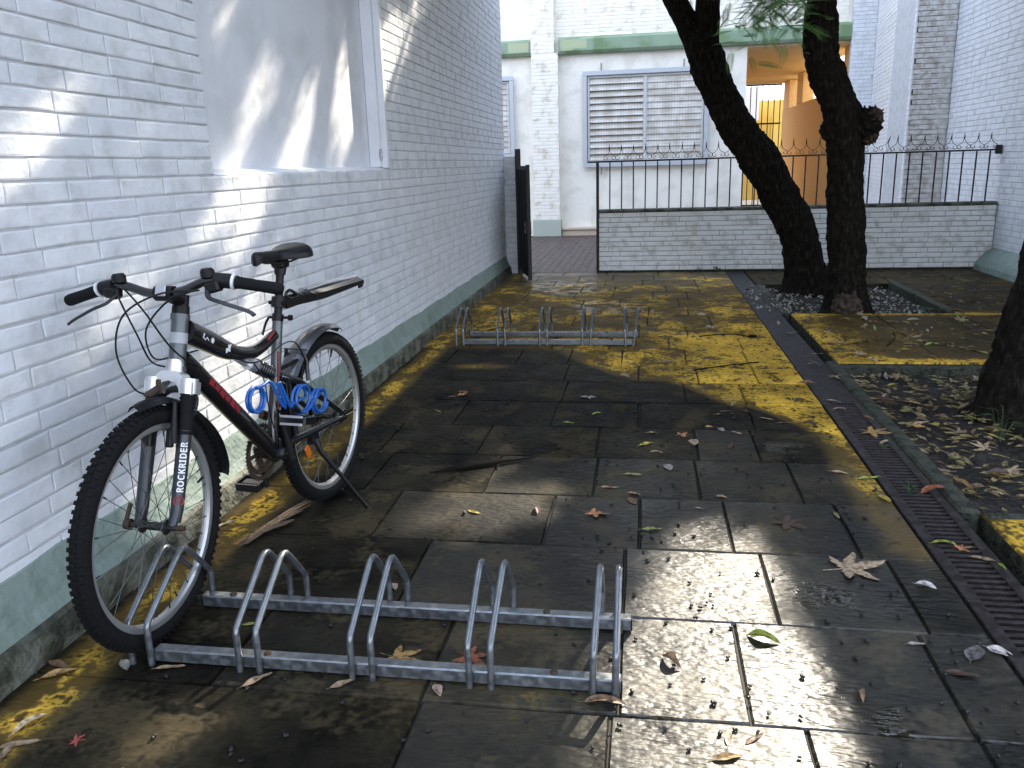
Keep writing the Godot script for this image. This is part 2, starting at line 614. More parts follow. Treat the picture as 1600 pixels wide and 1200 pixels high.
func one(x0: float, x1: float, y0: float, y1: float, d0: float, d1: float, bev := 0.0) -> ArrayMesh:
	var mb := MB.new()
	span(mb, x0, x1, y0, y1, d0, d1, bev)
	return mb.mesh()


# ------------------------------------------------------------------ big structure
func build_left_building() -> void:
	var t := thing("brick_building", "white painted brick building with blocked window recess and sage green plinth behind the bicycle", "building", P(WALL_X, 0, 5))
	var off := Transform3D(Basis(), -t.position)
	var w0 := -0.6
	var w1 := 9.9
	var top := 3.66
	var r0 := 3.05
	var r1 := 5.33
	var mb := MB.new()
	var xf := WALL_X - 0.0058
	span(mb, -5.5, xf, 0, top, w0, r0)
	span(mb, -5.5, xf, 0, top, r1, w1)
	span(mb, -5.5, xf, 0, 1.245, r0, r1)
	span(mb, -5.5, xf, 2.9, top, r0, r1)
	put("wall", mb.mesh(), M["joint_paint"], t, off)
	mb = MB.new()
	span(mb, -5.4, WALL_X - 0.11, 1.245, 2.9, r0, r1)
	# mortared sill that runs out to the wall face, with a lumpy edge
	var rr := RandomNumberGenerator.new()
	rr.seed = 5
	var prev := []
	for i in 47:
		var d := lerpf(r0, r1, i / 46.0)
		var lip := WALL_X - 0.002 + rr.randf_range(-0.006, 0.005)
		var cur := [P(WALL_X - 0.115, 1.275 + rr.randf_range(-0.003, 0.003), d), P(WALL_X - 0.05, 1.266 + rr.randf_range(-0.003, 0.003), d), P(lip, 1.252 + rr.randf_range(-0.004, 0.003), d), P(lip - 0.002, 1.243, d)]
		if prev.size():
			for j in 3:
				mb.quad(prev[j], cur[j], cur[j + 1], prev[j + 1], Vector3(0.5, 1, 0))
		prev = cur
	put("recess_panel", mb.mesh(), M["white_plaster"], t, off)
	mb = MB.new()
	span(mb, WALL_X - 0.108, WALL_X - 0.035, 1.27, 2.9, r1 - 0.07, r1 - 0.002, 0.004)
	span(mb, WALL_X - 0.04, WALL_X + 0.001, 1.262, 2.9, r1 - 0.03, r1 + 0.012, 0.003)
	put("recess_jamb", mb.mesh(), M["white_plaster"], t, off)
	mb = MB.new()
	var loop := []
	for i in 20:
		var a := TAU * i / 20.0
		loop.append(P(WALL_X - 0.03 + 0.010 * cos(a), 1.345 + 0.035 * sin(a), r1 - 0.0715))
	mb.tube(loop, [0.0016], 4, false, Vector3.UP, 1.0, true)
	mb.tube([P(WALL_X - 0.036, 1.325, r1 - 0.0715), P(WALL_X - 0.028, 1.345, r1 - 0.0715), P(WALL_X - 0.034, 1.362, r1 - 0.0715)], [0.0015], 4)
	put("scribble", mb.mesh(), M["dark_steel"], t, off)
	brick_field(t, P(WALL_X - 0.0042, 0.213, w0) - t.position, Vector3(0, 0, -1), Vector3.UP, w1 - w0, top - 0.213, [Rect2(r0 - w0, 1.25 - 0.213, r1 - r0, 1.65)], 0.061, 0.247, 300, ["white_paint_0", "white_paint_1", "white_paint_2"], 3)
	# sloped skirting: painted face, bare foot
	mb = MB.new()
	var n := 140
	for i in n:
		var d0 := lerpf(w0, 9.74, float(i) / n)
		var d1 := lerpf(w0, 9.74, float(i + 1) / n)
		var pr := []
		for d in [d0, d1]:
			var wob := sin(d * 7.3) * 0.003 + sin(d * 17.0) * 0.002
			var tp := lerpf(0.246, 0.212, clampf((d - 1.5) / 8.0, 0, 1))
			pr.append([P(WALL_X - 0.004, tp + 0.002 + wob * 1.3 + sin(d * 41.0) * 0.0015, d), P(WALL_X + 0.006, tp - 0.002 + wob * 1.3 + sin(d * 41.0) * 0.0015, d), P(WALL_X + 0.030 + wob * 0.3, 0.135 + wob, d), P(WALL_X + 0.046 + wob, 0.098 + wob, d)])
		for j in 3:
			mb.quad(pr[0][j], pr[1][j], pr[1][j + 1], pr[0][j + 1], Vector3(1, 0.4, 0))
	put("plinth", mb.mesh(), M["sage_paint"], t, off)
	mb = MB.new()
	for i in n:
		var d0 := lerpf(w0, 9.74, float(i) / n)
		var d1 := lerpf(w0, 9.74, float(i + 1) / n)
		var pr := []
		for d in [d0, d1]:
			var wob := sin(d * 7.3) * 0.003 + sin(d * 17.0) * 0.002
			var wob2 := sin(d * 11.0 + 1.0) * 0.004
			pr.append([P(WALL_X + 0.044 + wob, 0.099 + wob, d), P(WALL_X + 0.058 + wob2, 0.085 + wob, d), P(WALL_X + 0.066 + wob2, 0.05, d), P(WALL_X + 0.072 + wob, -0.03, d)])
		for j in 3:
			mb.quad(pr[0][j], pr[1][j], pr[1][j + 1], pr[0][j + 1], Vector3(1, 0.3, 0))
	put("plinth_foot", mb.mesh(), M["damp_concrete"], t, off)
	mb = MB.new()
	span(mb, -5.6, WALL_X + 0.05, top, top + 0.12, w0 - 0.05, w1 + 0.05, 0.01)
	put("roof_edge", mb.mesh(), M["plain_concrete"], t, off)


func louvre_window(parent: Node, off: Transform3D, x0: float, x1: float, y0: float, y1: float, d: float, panels: int) -> void:
	var mb := MB.new()
	for fr in [[x0, x1, y1 - 0.075, y1, 0.0], [x0, x1, y0, y0 + 0.075, 0.0], [x0, x0 + 0.075, y0 + 0.076, y1 - 0.076, 0.0], [x1 - 0.075, x1, y0 + 0.076, y1 - 0.076, 0.0]]:
		span(mb, fr[0], fr[1], fr[2], fr[3], d - 0.10, d - 0.065, 0.004)
	var w := put("window", mb.mesh(), M["window_frame_grey"], parent, off)
	mb = MB.new()
	span(mb, x0 + 0.03, x1 - 0.03, y0 + 0.03, y1 - 0.03, d - 0.012, d - 0.003)
	put("backing", mb.mesh(), M["room_dark"], w)  # dark sheet on the wall, its colour standing in for the unlit room
	mb = MB.new()
	var ix0 := x0 + 0.085
	var ix1 := x1 - 0.085
	var iy0 := y0 + 0.085
	var iy1 := y1 - 0.085
	for fr in [[ix0, ix1, iy1 - 0.03, iy1], [ix0, ix1, iy0, iy0 + 0.03], [ix0, ix0 + 0.035, iy0 + 0.031, iy1 - 0.031], [ix1 - 0.035, ix1, iy0 + 0.031, iy1 - 0.031]]:
		span(mb, fr[0], fr[1], fr[2], fr[3], d - 0.063, d - 0.013, 0.003)
	put("sash", mb.mesh(), M["window_frame_white"], w)
	var mid := (ix0 + ix1) * 0.5
	if panels == 2:
		put("mullion", one(mid - 0.03, mid + 0.03, iy0 + 0.031, iy1 - 0.031, d - 0.062, d - 0.013, 0.003), M["window_frame_white"], w)
	var n := 13
	var pitch := (iy1 - iy0 - 0.06) / n
	for s in panels:
		var a := ix0 + 0.036 if s == 0 else mid + 0.031
		var b := ix1 - 0.036 if s == panels - 1 else mid - 0.031
		var sm := MB.new()
		var ang := -0.50 if s == 0 else -0.22
		sm.box(Vector3.ZERO, Vector3(b - a, 0.008, 0.0)+ Vector3(0, pitch * 0.98, 0.005), Basis(Vector3(1, 0, 0), ang), 0.002)
		var slat := sm.mesh()
		for i in n:
			put("slat", slat, M["slat_cream"], w, Transform3D(Basis(Vector3(1, 0, 0), rng.randf_range(-0.03, 0.03)), Vector3((a + b) * 0.5, iy0 + 0.03 + pitch * (i + 0.5), -(d - 0.040 if s == 0 else d - 0.036))))
	# welded wire guard in front
	mb = MB.new()
	var x := x0 + 0.08
	while x < x1 - 0.07:
		span(mb, x - 0.0012, x + 0.0012, y0 + 0.06, y1 - 0.06, d - 0.092, d - 0.0895)
		x += 0.048
	var y := y0 + 0.08
	while y < y1 - 0.07:
		span(mb, x0 + 0.06, x1 - 0.06, y - 0.0012, y + 0.0012, d - 0.0952, d - 0.0927)
		y += 0.048
	var wm := put("wire_guard", mb.mesh(), M["wire_grey"], w)
	wm.set_meta("kind", "stuff")
	mb = MB.new()
	for bx in [lerpf(x0, x1, 0.15), lerpf(x0, x1, 0.80)]:
		span(mb, bx - 0.012, bx + 0.012, y1 - 0.02, y1 + 0.13, d - 0.064, d - 0.045)
		span(mb, bx - 0.012, bx + 0.012, y0 - 0.12, y0 + 0.02, d - 0.064, d - 0.045)
	put("bracket", mb.mesh(), M["wire_grey"], w)


func build_back_building() -> void:
	var d := 15.2
	var t := thing("white_building", "two storey white building with sage green band, louvred window and brick pilaster beyond the railing", "building", P(0, 0, d))
	var off := Transform3D(Basis(), -t.position)
	var top := 8.0
	var mb := MB.new()
	span(mb, -7.0, 1.658, 0, 3.08, d, d + 0.3)
	put("wall", mb.mesh(), M["facade_plaster"], t, off)
	mb = MB.new()
	span(mb, -7.0, 3.6, 3.08, top, d, d + 0.3)
	span(mb, 3.665, 9.0, 0.0, top, d, d + 0.3)  # unseen wall run added on the right to keep sun off the paving
	put("upper_wall", mb.mesh(), M["facade_plaster"], t, off)
	put("roof", one(-7.2, 3.6, top, top + 0.2, d - 0.2, d + 7.5), M["plain_concrete"], t, off)
	brick_field(t, P(-1.56, 3.36, d - 0.003) - t.position, Vector3.RIGHT, Vector3.UP, 4.8, 1.6, [], 0.061, 0.247, 0, ["facade_brick"], 9, Vector2(0.003, 0.004))
	mb = MB.new()
	extrude(mb, [Vector2(0.0, 3.36), Vector2(0.10, 3.33), Vector2(0.13, 3.31), Vector2(0.13, 3.13), Vector2(0.10, 3.085), Vector2(0.0, 3.08)], P(-1.508, 0, d - 0.001), P(3.28, 0, d - 0.001), Vector3(0, 0, 1), Vector3.UP)
	extrude(mb, [Vector2(0.0, 3.36), Vector2(0.10, 3.33), Vector2(0.13, 3.31), Vector2(0.13, 3.13), Vector2(0.10, 3.085), Vector2(0.0, 3.08)], P(-7.0, 0, d - 0.001), P(-1.976, 0, d - 0.001), Vector3(0, 0, 1), Vector3.UP)
	put("band", mb.mesh(), M["sage_band"], t, off)
	for q in [[-1.47, -1.02, 3.16, 3.305], [-1.45, -1.25, 3.135, 3.157], [-2.38, -2.02, 3.14, 3.30]]:
		put("repainted_patch", one(q[0], q[1], q[2], q[3], d - 0.134, d - 0.1325), M["sage_patch"], t, off)
	# brick pilaster
	var pf := d - 0.20
	mb = MB.new()
	span(mb, -1.97, -1.514, 0.3, 3.1, pf + 0.008, d)
	span(mb, -1.97, -1.576, 3.1, top, pf + 0.008, d)
	put("pilaster", mb.mesh(), M["facade_brick"], t, off)
	brick_field(t, P(-1.976, 0.3, pf + 0.007) - t.position, Vector3.RIGHT, Vector3.UP, 0.468, 2.8, [], 0.061, 0.234, 0, ["facade_brick"], 10, Vector2(0.003, 0.005))
	brick_field(t, P(-1.976, 3.1, pf + 0.007) - t.position, Vector3.RIGHT, Vector3.UP, 0.40, 1.6, [], 0.061, 0.20, 0, ["facade_brick"], 11, Vector2(0.003, 0.005))
	put("pilaster_foot", one(-2.0, -1.49, 0, 0.3, pf - 0.02, d - 0.001, 0.006), M["sage_pale"], t, off)
	put("doorstep", one(-1.48, -0.45, 0, 0.105, d - 0.16, d - 0.001, 0.006), M["beige_stone"], t, off)
	put("doorstep_tread", one(-1.48, -0.43, 0.107, 0.15, d - 0.19, d - 0.001, 0.006), M["beige_stone"], t, off)
	# algae stains where the wall meets the step
	louvre_window(t, off, -1.10, 1.05, 1.185, 2.79, d, 2)
	louvre_window(t, off, -4.3, -2.31, 1.385, 2.77, d, 2)
	# porch on the right: ceiling, side wall with open top, posts
	put("porch_ceiling", one(1.662, 3.6, 3.05, 3.079, d + 0.01, d + 7.4), M["cream_ceiling"], t, off)
	put("porch_beam", one(1.661, 3.28, 3.0805, 3.34, d + 0.301, d + 7.4), M["cream_ceiling"], t, off)
	put("porch_side_wall", one(1.40, 1.655, 0, 3.045, d + 0.302, d + 7.4), M["tan_plaster"], t, off)
	put("porch_parapet", one(3.35, 3.52, 0, 2.40, d + 0.3, d + 7.2, 0.01), M["tan_plaster"], t, off)
	for k in [[0.3, 0.7], [4.6, 5.3], [6.4, 7.2]]:
		put("porch_post", one(3.36, 3.6, 2.402, 3.048, d + k[0], d + k[1], 0.01), M["tan_plaster"], t, off)
	put("porch_outer_wall", one(4.7, 4.95, 0, 3.04, d + 0.31, d + 7.4), M["facade_plaster"], t, off)


func build_right_building() -> void:
	var t := thing("white_annex", "white brick annex with stained pilaster closing the right side behind the railing", "building", P(3.76, 0, 11))
	var off := Transform3D(Basis(), -t.position)
	var top := 5.75
	var mb := MB.new()
	span(mb, 3.768, 6.5, 0, top, 5.5, 11.63)
	put("wall", mb.mesh(), M["joint_paint"], t, off)
	brick_field(t, P(3.767, 0.2, 11.63) - t.position, Vector3(0, 0, 1), Vector3.UP, 4.6, 4.0, [], 0.061, 0.247, 60, ["white_paint_1", "white_paint_0"], 14, Vector2(0.004, 0.0065))
	# projecting pier: its stained face looks back towards the photographer
	mb = MB.new()
	span(mb, 3.30, 6.5, 0, top, 11.64, 12.6)
	put("pier", mb.mesh(), M["joint_paint"], t, off)
	brick_field(t, P(3.296, 0.2, 11.637) - t.position, Vector3.RIGHT, Vector3.UP, 0.464, 4.6, [], 0.061, 0.232, 100, ["stained_paint"], 15, Vector2(0.002, 0.0042))
	mb = MB.new()
	var a := Vector2(3.292, 11.64)
	var b := Vector2(3.66, 15.06)
	var dv := (b - a).normalized()
	var nv := Vector2(-dv.y, dv.x)
	var q := [a, b, b + Vector2(0.3, 0), a + Vector2(0.3, 0)]
	for i in 4:
		var c0: Vector2 = q[i]
		var c1: Vector2 = q[(i + 1) % 4]
		var mid := (a + b) * 0.5 + Vector2(0.15, 0)
		var o2 := (c0 + c1) * 0.5 - mid
		mb.quad(P(c0.x, 0, c0.y), P(c1.x, 0, c1.y), P(c1.x, top, c1.y), P(c0.x, top, c0.y), P(o2.x, 0, o2.y))
	put("side_panel", mb.mesh(), M["joint_paint"], t, off)
	var rt := P(-dv.x, 0, -dv.y)
	brick_field(t, P(b.x - 0.002, 0.2, b.y) - t.position, rt, Vector3.UP, 3.40, 4.8, [], 0.061, 0.247, 0, ["white_paint_2"], 16, Vector2(0.0015, 0.003))
	mb = MB.new()
	span(mb, 3.285, 3.66, 0, top + 0.5, 15.075, 15.195)
	put("corner_pilaster", mb.mesh(), M["joint_paint"], t, off)
	brick_field(t, P(3.283, 0.2, 15.074) - t.position, Vector3.RIGHT, Vector3.UP, 0.375, 4.8, [], 0.061, 0.187, 0, ["white_paint_0"], 17, Vector2(0.003, 0.005))
	put("roof_edge", one(3.75, 6.6, top, top + 0.12, 5.4, 11.63, 0.01), M["plain_concrete"], t, off)
	# rounded skirting along the foot of the wall
	mb = MB.new()
	var prof := [Vector2(0.0, 0.235), Vector2(0.03, 0.215), Vector2(0.085, 0.175), Vector2(0.14, 0.12), Vector2(0.175, 0.06), Vector2(0.185, -0.02)]
	extrude(mb, prof, P(3.762, 0, 9.79), P(3.762, 0, 5.5), Vector3(-1, 0, 0), Vector3.UP)
	put("plinth", mb.mesh(), M["sage_paint"], t, off)


# S-shaped scroll pair with a spike, standing at the origin
func finial_mesh() -> ArrayMesh:
	var mb := MB.new()
	for s in [-1.0, 1.0]:
		var pts := []
		pts.append(Vector3(0.0025 * s, 0.165, 0))
		for k in 9:
			var u := k / 8.0
			pts.append(Vector3(s * (0.004 + 0.058 * pow(u, 1.7)), lerpf(0.128, 0.052, u) - 0.010 * sin(u * PI), 0))
		# scroll
		var c := Vector3(s * 0.040, 0.030, 0)
		for k in 13:
			var a := lerpf(0.45, -4.6, k / 12.0)
			var rad := lerpf(0.027, 0.010, k / 12.0)
			pts.append(c + Vector3(s * cos(a) * rad, sin(a) * rad * 0.95, 0))
		mb.tube(pts, [0.0032], 5)
	mb.tube([Vector3(0, 0.118, 0), Vector3(0, 0.165, 0), Vector3(0, 0.198, 0)], [0.0055, 0.0045, 0.0012], 6)
	return mb.mesh()


func build_low_wall_and_railing() -> void:
	var d := 9.81
	var t := thing("low_brick_wall", "knee high white brick wall with dark mossy coping under the spiked railing", "wall", P(1.6, 0, d))
	var off := Transform3D(Basis(), -t.position)
	put("wall", one(-0.535, 3.757, -0.05, 0.69, d + 0.008, d + 0.14), M["dark_joint"], t, off)
	brick_field(t, P(-0.54, 0.02, d + 0.007) - t.position, Vector3.RIGHT, Vector3.UP, 4.297, 0.672, [], 0.056, 0.262, 300, ["weathered_paint"], 19, Vector2(0.006, 0.0075), 0.003)
	put("wall_end", one(-0.545, -0.5355, 0.0, 0.69, d + 0.01, d + 0.138, 0.002), M["weathered_paint"], t, off)
	put("coping", one(-0.555, 3.757, 0.692, 0.728, d - 0.012, d + 0.155, 0.008), M["damp_concrete"], t, off)
	put("damp_footing", one(-0.54, 3.757, -0.03, 0.024, d - 0.006, d + 0.004, 0.003), M["mossy_concrete"], t, off)
	# railing
	var y1 := 1.268
	var r := thing("spiked_railing", "black wrought iron railing with scrolled spikes on top of the low brick wall", "railing", P(1.6, 0.728, d + 0.06))
	off = Transform3D(Basis(), -r.position)
	var dd := d + 0.06
	put("end_post", one(-0.562, -0.53, 0.0, y1 - 0.011, d - 0.045, d - 0.014, 0.003), M["black_iron"], r, off)
	put("top_rail", one(-0.66, 3.757, y1 - 0.009, y1 + 0.009, dd - 0.012, dd + 0.012, 0.002), M["black_iron"], r, off)
	put("wall_fixing", one(3.70, 3.757, y1 - 0.045, y1 + 0.05, dd - 0.02, dd + 0.02, 0.004), M["black_iron"], r, off)
	var bar := one(-0.007, 0.007, 0.0, y1 - 0.738, -0.007, 0.007, 0.002)
	var fin := finial_mesh()
	var n := 31
	for i in n:
		var x := -0.41 + 0.1353 * i
		if x > 3.70:
			break
		put("bar", bar, M["black_iron"], r, Transform3D(Basis(Vector3(0, 0, 1), rng.randf_range(-0.004, 0.004)), P(x, 0.7285, dd) - r.position))
		var lean := rng.randf_range(-0.04, 0.04)
		if i == 22:
			lean = -0.35
		var f := put("spike", fin, M["black_iron"], r, Transform3D(Basis(Vector3(0, 0, 1), lean) * Basis.from_scale(Vector3(1.02, 0.92, 1)), P(x, y1 + 0.009, dd) - r.position))
		if i == 22:
			f.set_meta("label", "bent spike leaning to the right")
	# stub of taller wall on the left that carries the gate
	var s := thing("gate_pier", "narrow white brick pier between the left building and the open iron gate", "pier", P(-1.56, 0, d))
	off = Transform3D(Basis(), -s.position)
	put("pier_core", one(WALL_X - 0.005, -1.488, 0.0, 1.335, d + 0.008, d + 0.2), M["joint_paint"], s, off)
	brick_field(s, P(WALL_X + 0.002, 0.0, d + 0.007) - s.position, Vector3.RIGHT, Vector3.UP, 0.158, 1.35, [], 0.061, 0.158, 60, ["white_paint_0"], 20, Vector2(0.003, 0.005))
	put("pier_cap", one(WALL_X + 0.002, -1.478, 1.344, 1.362, d - 0.008, d + 0.2, 0.006), M["white_paint_0"], s, off)


func build_gate() -> void:
	var hinge := P(-1.468, 0.02, 9.78)
	var near := P(-1.248, 0.02, 9.03)
	var t := thing("iron_gate_leaf", "black iron gate leaf standing open at the end of the left wall", "gate", hinge)
	var dir := (near - hinge)
	var L := dir.length()
	var bas := Basis(dir.normalized(), Vector3.UP, dir.normalized().cross(Vector3.UP))
	var tr := Transform3D(bas, Vector3.ZERO)
	var q := func(x0, x1, y0, y1, z0, z1) -> ArrayMesh:
		var mb := MB.new()
		mb.box(Vector3((x0 + x1) * 0.5, (y0 + y1) * 0.5, (z0 + z1) * 0.5), Vector3(x1 - x0, y1 - y0, z1 - z0), Basis(), 0.003)
		return mb.mesh()
	put("hinge_post", q.call(-0.03, 0.03, -0.02, 1.42, -0.03, 0.03), M["black_iron"], t, tr)
	put("stile", q.call(L - 0.04, L, 0.0, 1.24, -0.02, 0.02), M["black_iron"], t, tr)
	put("rail", q.call(0.031, L - 0.041, 1.19, 1.23, -0.018, 0.018), M["black_iron"], t, tr)
	put("rail", q.call(0.031, L - 0.041, 0.03, 0.07, -0.018, 0.018), M["black_iron"], t, tr)
	put("sheet_panel", q.call(0.031, L - 0.041, 0.071, 1.189, -0.003, 0.003), M["black_iron"], t, tr)
	put("lock_box", q.call(L - 0.15, L - 0.042, 0.50, 0.64, -0.03, 0.024), M["black_iron"], t, tr)
	put("latch", q.call(L - 0.02, L + 0.03, 0.56, 0.585, 0.021, 0.05), M["black_iron"], t, tr)
	put("lock_plate", q.call(L - 0.33, L - 0.19, 0.50, 0.62, -0.0065, -0.0035), M["wire_grey"], t, tr)
	put("lock_plate", q.call(L - 0.33, L - 0.19, 0.50, 0.62, 0.0035, 0.0065), M["window_frame_white"], t, tr)
	for i in 5:
		put("bar", q.call(0.09 + i * 0.125, 0.105 + i * 0.125, 0.071, 1.189, -0.012, -0.0035), M["black_iron"], t, tr)
		put("bar", q.call(0.09 + i * 0.125, 0.105 + i * 0.125, 0.071, 1.189, 0.0035, 0.012), M["black_iron"], t, tr)


func build_far_yard() -> void:
	var d := 22.6
	var t := thing("barred_gate", "tall black barred gate closing the far end of the tan porch", "gate", P(2.5, 0, d))
	var off := Transform3D(Basis(), -t.position)
	for y in [0.08, 1.05, 2.10, 3.03]:
		put("rail", one(1.66, 3.345, y - 0.02, y + 0.018, d - 0.015, d + 0.015), M["black_iron"], t, off)
	for i in 12:
		var x := 1.72 + 0.145 * i
		put("bar", one(x - 0.010, x + 0.010, 0.0, 3.045, d - 0.0145, d + 0.0145), M["black_iron"], t, off)
	var y := thing("yellow_building", "bright yellow stepped wall seen through the barred gate at the end of the porch", "building", P(4, 0, 28))
	off = Transform3D(Basis(), -y.position)
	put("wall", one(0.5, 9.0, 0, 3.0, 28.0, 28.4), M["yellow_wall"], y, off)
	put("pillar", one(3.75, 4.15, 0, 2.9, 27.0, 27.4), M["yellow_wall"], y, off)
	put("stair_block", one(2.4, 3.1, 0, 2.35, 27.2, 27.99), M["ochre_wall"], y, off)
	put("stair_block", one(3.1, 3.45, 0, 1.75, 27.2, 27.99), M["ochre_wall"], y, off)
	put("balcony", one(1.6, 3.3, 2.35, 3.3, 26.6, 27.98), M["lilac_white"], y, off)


# ------------------------------------------------------------------ paving
func bytes_of(f: FastNoiseLite, w: int, h: int) -> PackedByteArray:
	var im := f.get_image(w, h, false, false, true)
	im.convert(Image.FORMAT_L8)
	return im.get_data()


func sst(a: float, b: float, x: float) -> float:
	var t := clampf((x - a) / (b - a), 0.0, 1.0)
	return t * t * (3.0 - 2.0 * t)


# how much yellow paint is left at a place on the ground
func yellow_at(x: float, z: float) -> float:
	if x > 1.0:   # the side paths
		var s := 0.28
		if z < 3.1:
			s = 0.40 + 0.25 * exp(-pow((x - 1.25) / 0.2, 2.0)) 
		elif z < 7.2:
			s = 0.30
			s += 0.55 * exp(-pow((z - 5.33) / 0.07, 2.0)) + 0.6 * exp(-pow((z - 7.0) / 0.06, 2.0))
			s += 0.38 * exp(-pow((x - 1.25) / 0.33, 2.0))
		else:
			s = 0.26
		return s
	var s := 0.0
	s = maxf(s, 0.58 * exp(-pow((x + 1.46) / 0.10, 2.0)))
	var zb := 5.35 - 0.60 * sst(-0.6, 0.0, x) - 0.5 * sst(0.1, 0.5, x) - 0.5 * sst(0.5, 0.9, x)
	var far := sst(zb - 0.12, zb + 0.18, z) * sst(-0.75, -0.35, x) * (1.0 - 0.42 * sst(5.6, 7.4, z))
	s = maxf(s, far * 0.64 + 0.20 * far * sst(0.0, 0.7, x))
	s = maxf(s, 0.52 * sst(5.3, 5.9, z) * (1.0 - 0.30 * sst(8.0, 9.5, z)))
	s = maxf(s, 0.47 * sst(0.66, 0.9, x) * sst(2.3, 2.7, z) * (1.0 - sst(3.9, 4.3, z)) + 0.12 * exp(-pow((z - 3.3) / 0.3, 2.0)) * sst(0.7, 0.9, x))
	s = maxf(s, 0.50 * exp(-pow((x + 1.05) / 0.25, 2.0) - pow((z - 5.1) / 0.10, 2.0)))
	s = maxf(s, 0.22 * exp(-pow((x + 0.5) / 0.8, 2.0) - pow((z - 1.9) / 0.9, 2.0)))
	return s


func paving_material(called: String, x0: float, x1: float, z0: float, z1: float, w: int, h: int, seed_: int) -> StandardMaterial3D:
	var ppm := w / (x1 - x0)
	var a := bytes_of(noise(1.6 / ppm, 5, seed_), w, h)
	var b := bytes_of(noise(6.0 / ppm, 5, seed_ + 1), w, h)
	var c := bytes_of(noise(28.0 / ppm, 4, seed_ + 2), w, h)
	var e := bytes_of(noise(3.0 / ppm, 4, seed_ + 3), w, h)
	# slate relief: ridged noise stretched across, in layers
	var fr := noise(26.0 / ppm, 4, seed_ + 4, FastNoiseLite.TYPE_SIMPLEX_SMOOTH, FastNoiseLite.FRACTAL_RIDGED)
	var gi := fr.get_image(w / 3, h, false, false, true)
	gi.convert(Image.FORMAT_L8)
	gi.resize(w, h, Image.INTERPOLATE_CUBIC)
	var g := gi.get_data()
	var col := PackedByteArray()
	col.resize(w * h * 3)
	var rgh := PackedByteArray()
	rgh.resize(w * h)
	var hgt := PackedByteArray()
	hgt.resize(w * h)
	var puddles := [[0.63, 3.62, 0.16, 0.08], [0.53, 2.28, 0.10, 0.10], [0.60, 1.72, 0.09, 0.07], [-0.35, 7.4, 0.35, 0.4], [-0.8, 8.6, 0.5, 0.6]]
	for j in h:
		var z := lerpf(z1, z0, (j + 0.5) / h)
		for i in w:
			var x := lerpf(x0, x1, (i + 0.5) / w)
			var k := j * w + i
			var na := a[k] / 255.0
			var nb := b[k] / 255.0
			var nc := c[k] / 255.0
			var ne := e[k] / 255.0
			var base := 0.5 * na + 0.3 * nb + 0.2 * nc
			# wet slate: near black with brown grey worn areas
			var lum := (0.60 + 1.9 * (base - 0.5)) * (1.0 - 0.5 * exp(-pow((x + 0.25) / 0.75, 2.0) - pow((z - 4.25) / 0.55, 2.0)))  # mould and deep shade put into the colour: darker ellipse across the middle
			var r := 49.0 * lum + 3.0
			var gg := 44.0 * lum + 3.0
			var bl := 33.0 * lum + 2.0
			var worn := sst(0.50, 0.72, ne * 0.7 + nc * 0.3)
			r = lerpf(r, 92.0, worn * 0.5)
			gg = lerpf(gg, 80.0, worn * 0.5)
			bl = lerpf(bl, 58.0, worn * 0.5)
			var s := yellow_at(x, z)
			var edge := s + (nb - 0.5) * 0.75 + (nc - 0.5) * 0.42 + (na - 0.5) * 0.35
			var ym := 0.96 * sst(0.46, 0.74, edge) * (1.0 - 0.30 * sst(0.52, 0.72, nc * 0.6 + nb * 0.4))
			var stain := sst(0.14, 0.42, s) * (1.0 - ym)
			r = lerpf(r, 122.0, stain * 0.6)
			gg = lerpf(gg, 96.0, stain * 0.6)
			bl = lerpf(bl, 48.0, stain * 0.6)
			var yl := 0.80 + 0.45 * (nc - 0.5) + 0.35 * (na - 0.5)
			r = lerpf(r, 255.0 * yl, ym)
			gg = lerpf(gg, 203.0 * yl, ym)
			bl = lerpf(bl, 76.0 * yl, ym)
			# black mould in spots
			var mould := sst(0.60, 0.74, 0.55 * nb + 0.45 * nc) * 0.7
			r = lerpf(r, 24.0, mould)
			gg = lerpf(gg, 23.0, mould)
			bl = lerpf(bl, 20.0, mould)
			col[k * 3] = int(clampf(r, 0, 255))
			col[k * 3 + 1] = int(clampf(gg, 0, 255))
			col[k * 3 + 2] = int(clampf(bl, 0, 255))
			var wet := sst(-0.35, 0.05, x) * (1.0 - sst(3.0, 4.2, z))
			wet = maxf(wet, 0.8 * sst(7.6, 8.8, z))
			var ro := 0.64 - 0.21 * wet + 0.30 * (ne - 0.5) + 0.22 * (nc - 0.5) + 0.18 * ym
			for p in puddles:
				var dd := pow((x - p[0]) / p[2], 2.0) + pow((z - p[1]) / p[3], 2.0)
				if dd < 1.6:
					ro = lerpf(ro, 0.10, (1.0 - sst(0.3, 1.3, dd)) * sst(0.40, 0.62, nb) * 0.9)
			rgh[k] = int(clampf(ro, 0.06, 1.0) * 255.0)
			hgt[k] = int(clampf(0.55 * g[k] + 0.25 * b[k] + 0.20 * c[k], 0, 255))
	var m := mat(called, Color.WHITE, 1.0)
	m.albedo_texture = ImageTexture.create_from_image(Image.create_from_data(w, h, false, Image.FORMAT_RGB8, col))
	m.roughness_texture = ImageTexture.create_from_image(Image.create_from_data(w, h, false, Image.FORMAT_L8, rgh))
	m.roughness_texture_channel = BaseMaterial3D.TEXTURE_CHANNEL_RED
	var hi := Image.create_from_data(w, h, false, Image.FORMAT_L8, hgt)
	hi.convert(Image.FORMAT_RGBA8)
	hi.bump_map_to_normal_map(2.0)
	m.metallic_specular = 0.16
	m.normal_enabled = true
	m.normal_texture = ImageTexture.create_from_image(hi)
	m.normal_scale = 1.0
	for q in [["_damp", 0.27], ["_moist", 0.40], ["_wet", 0.60]]:
		var w2: StandardMaterial3D = m.duplicate()
		w2.metallic_specular = q[1]
		M[called + q[0]] = w2
	return m


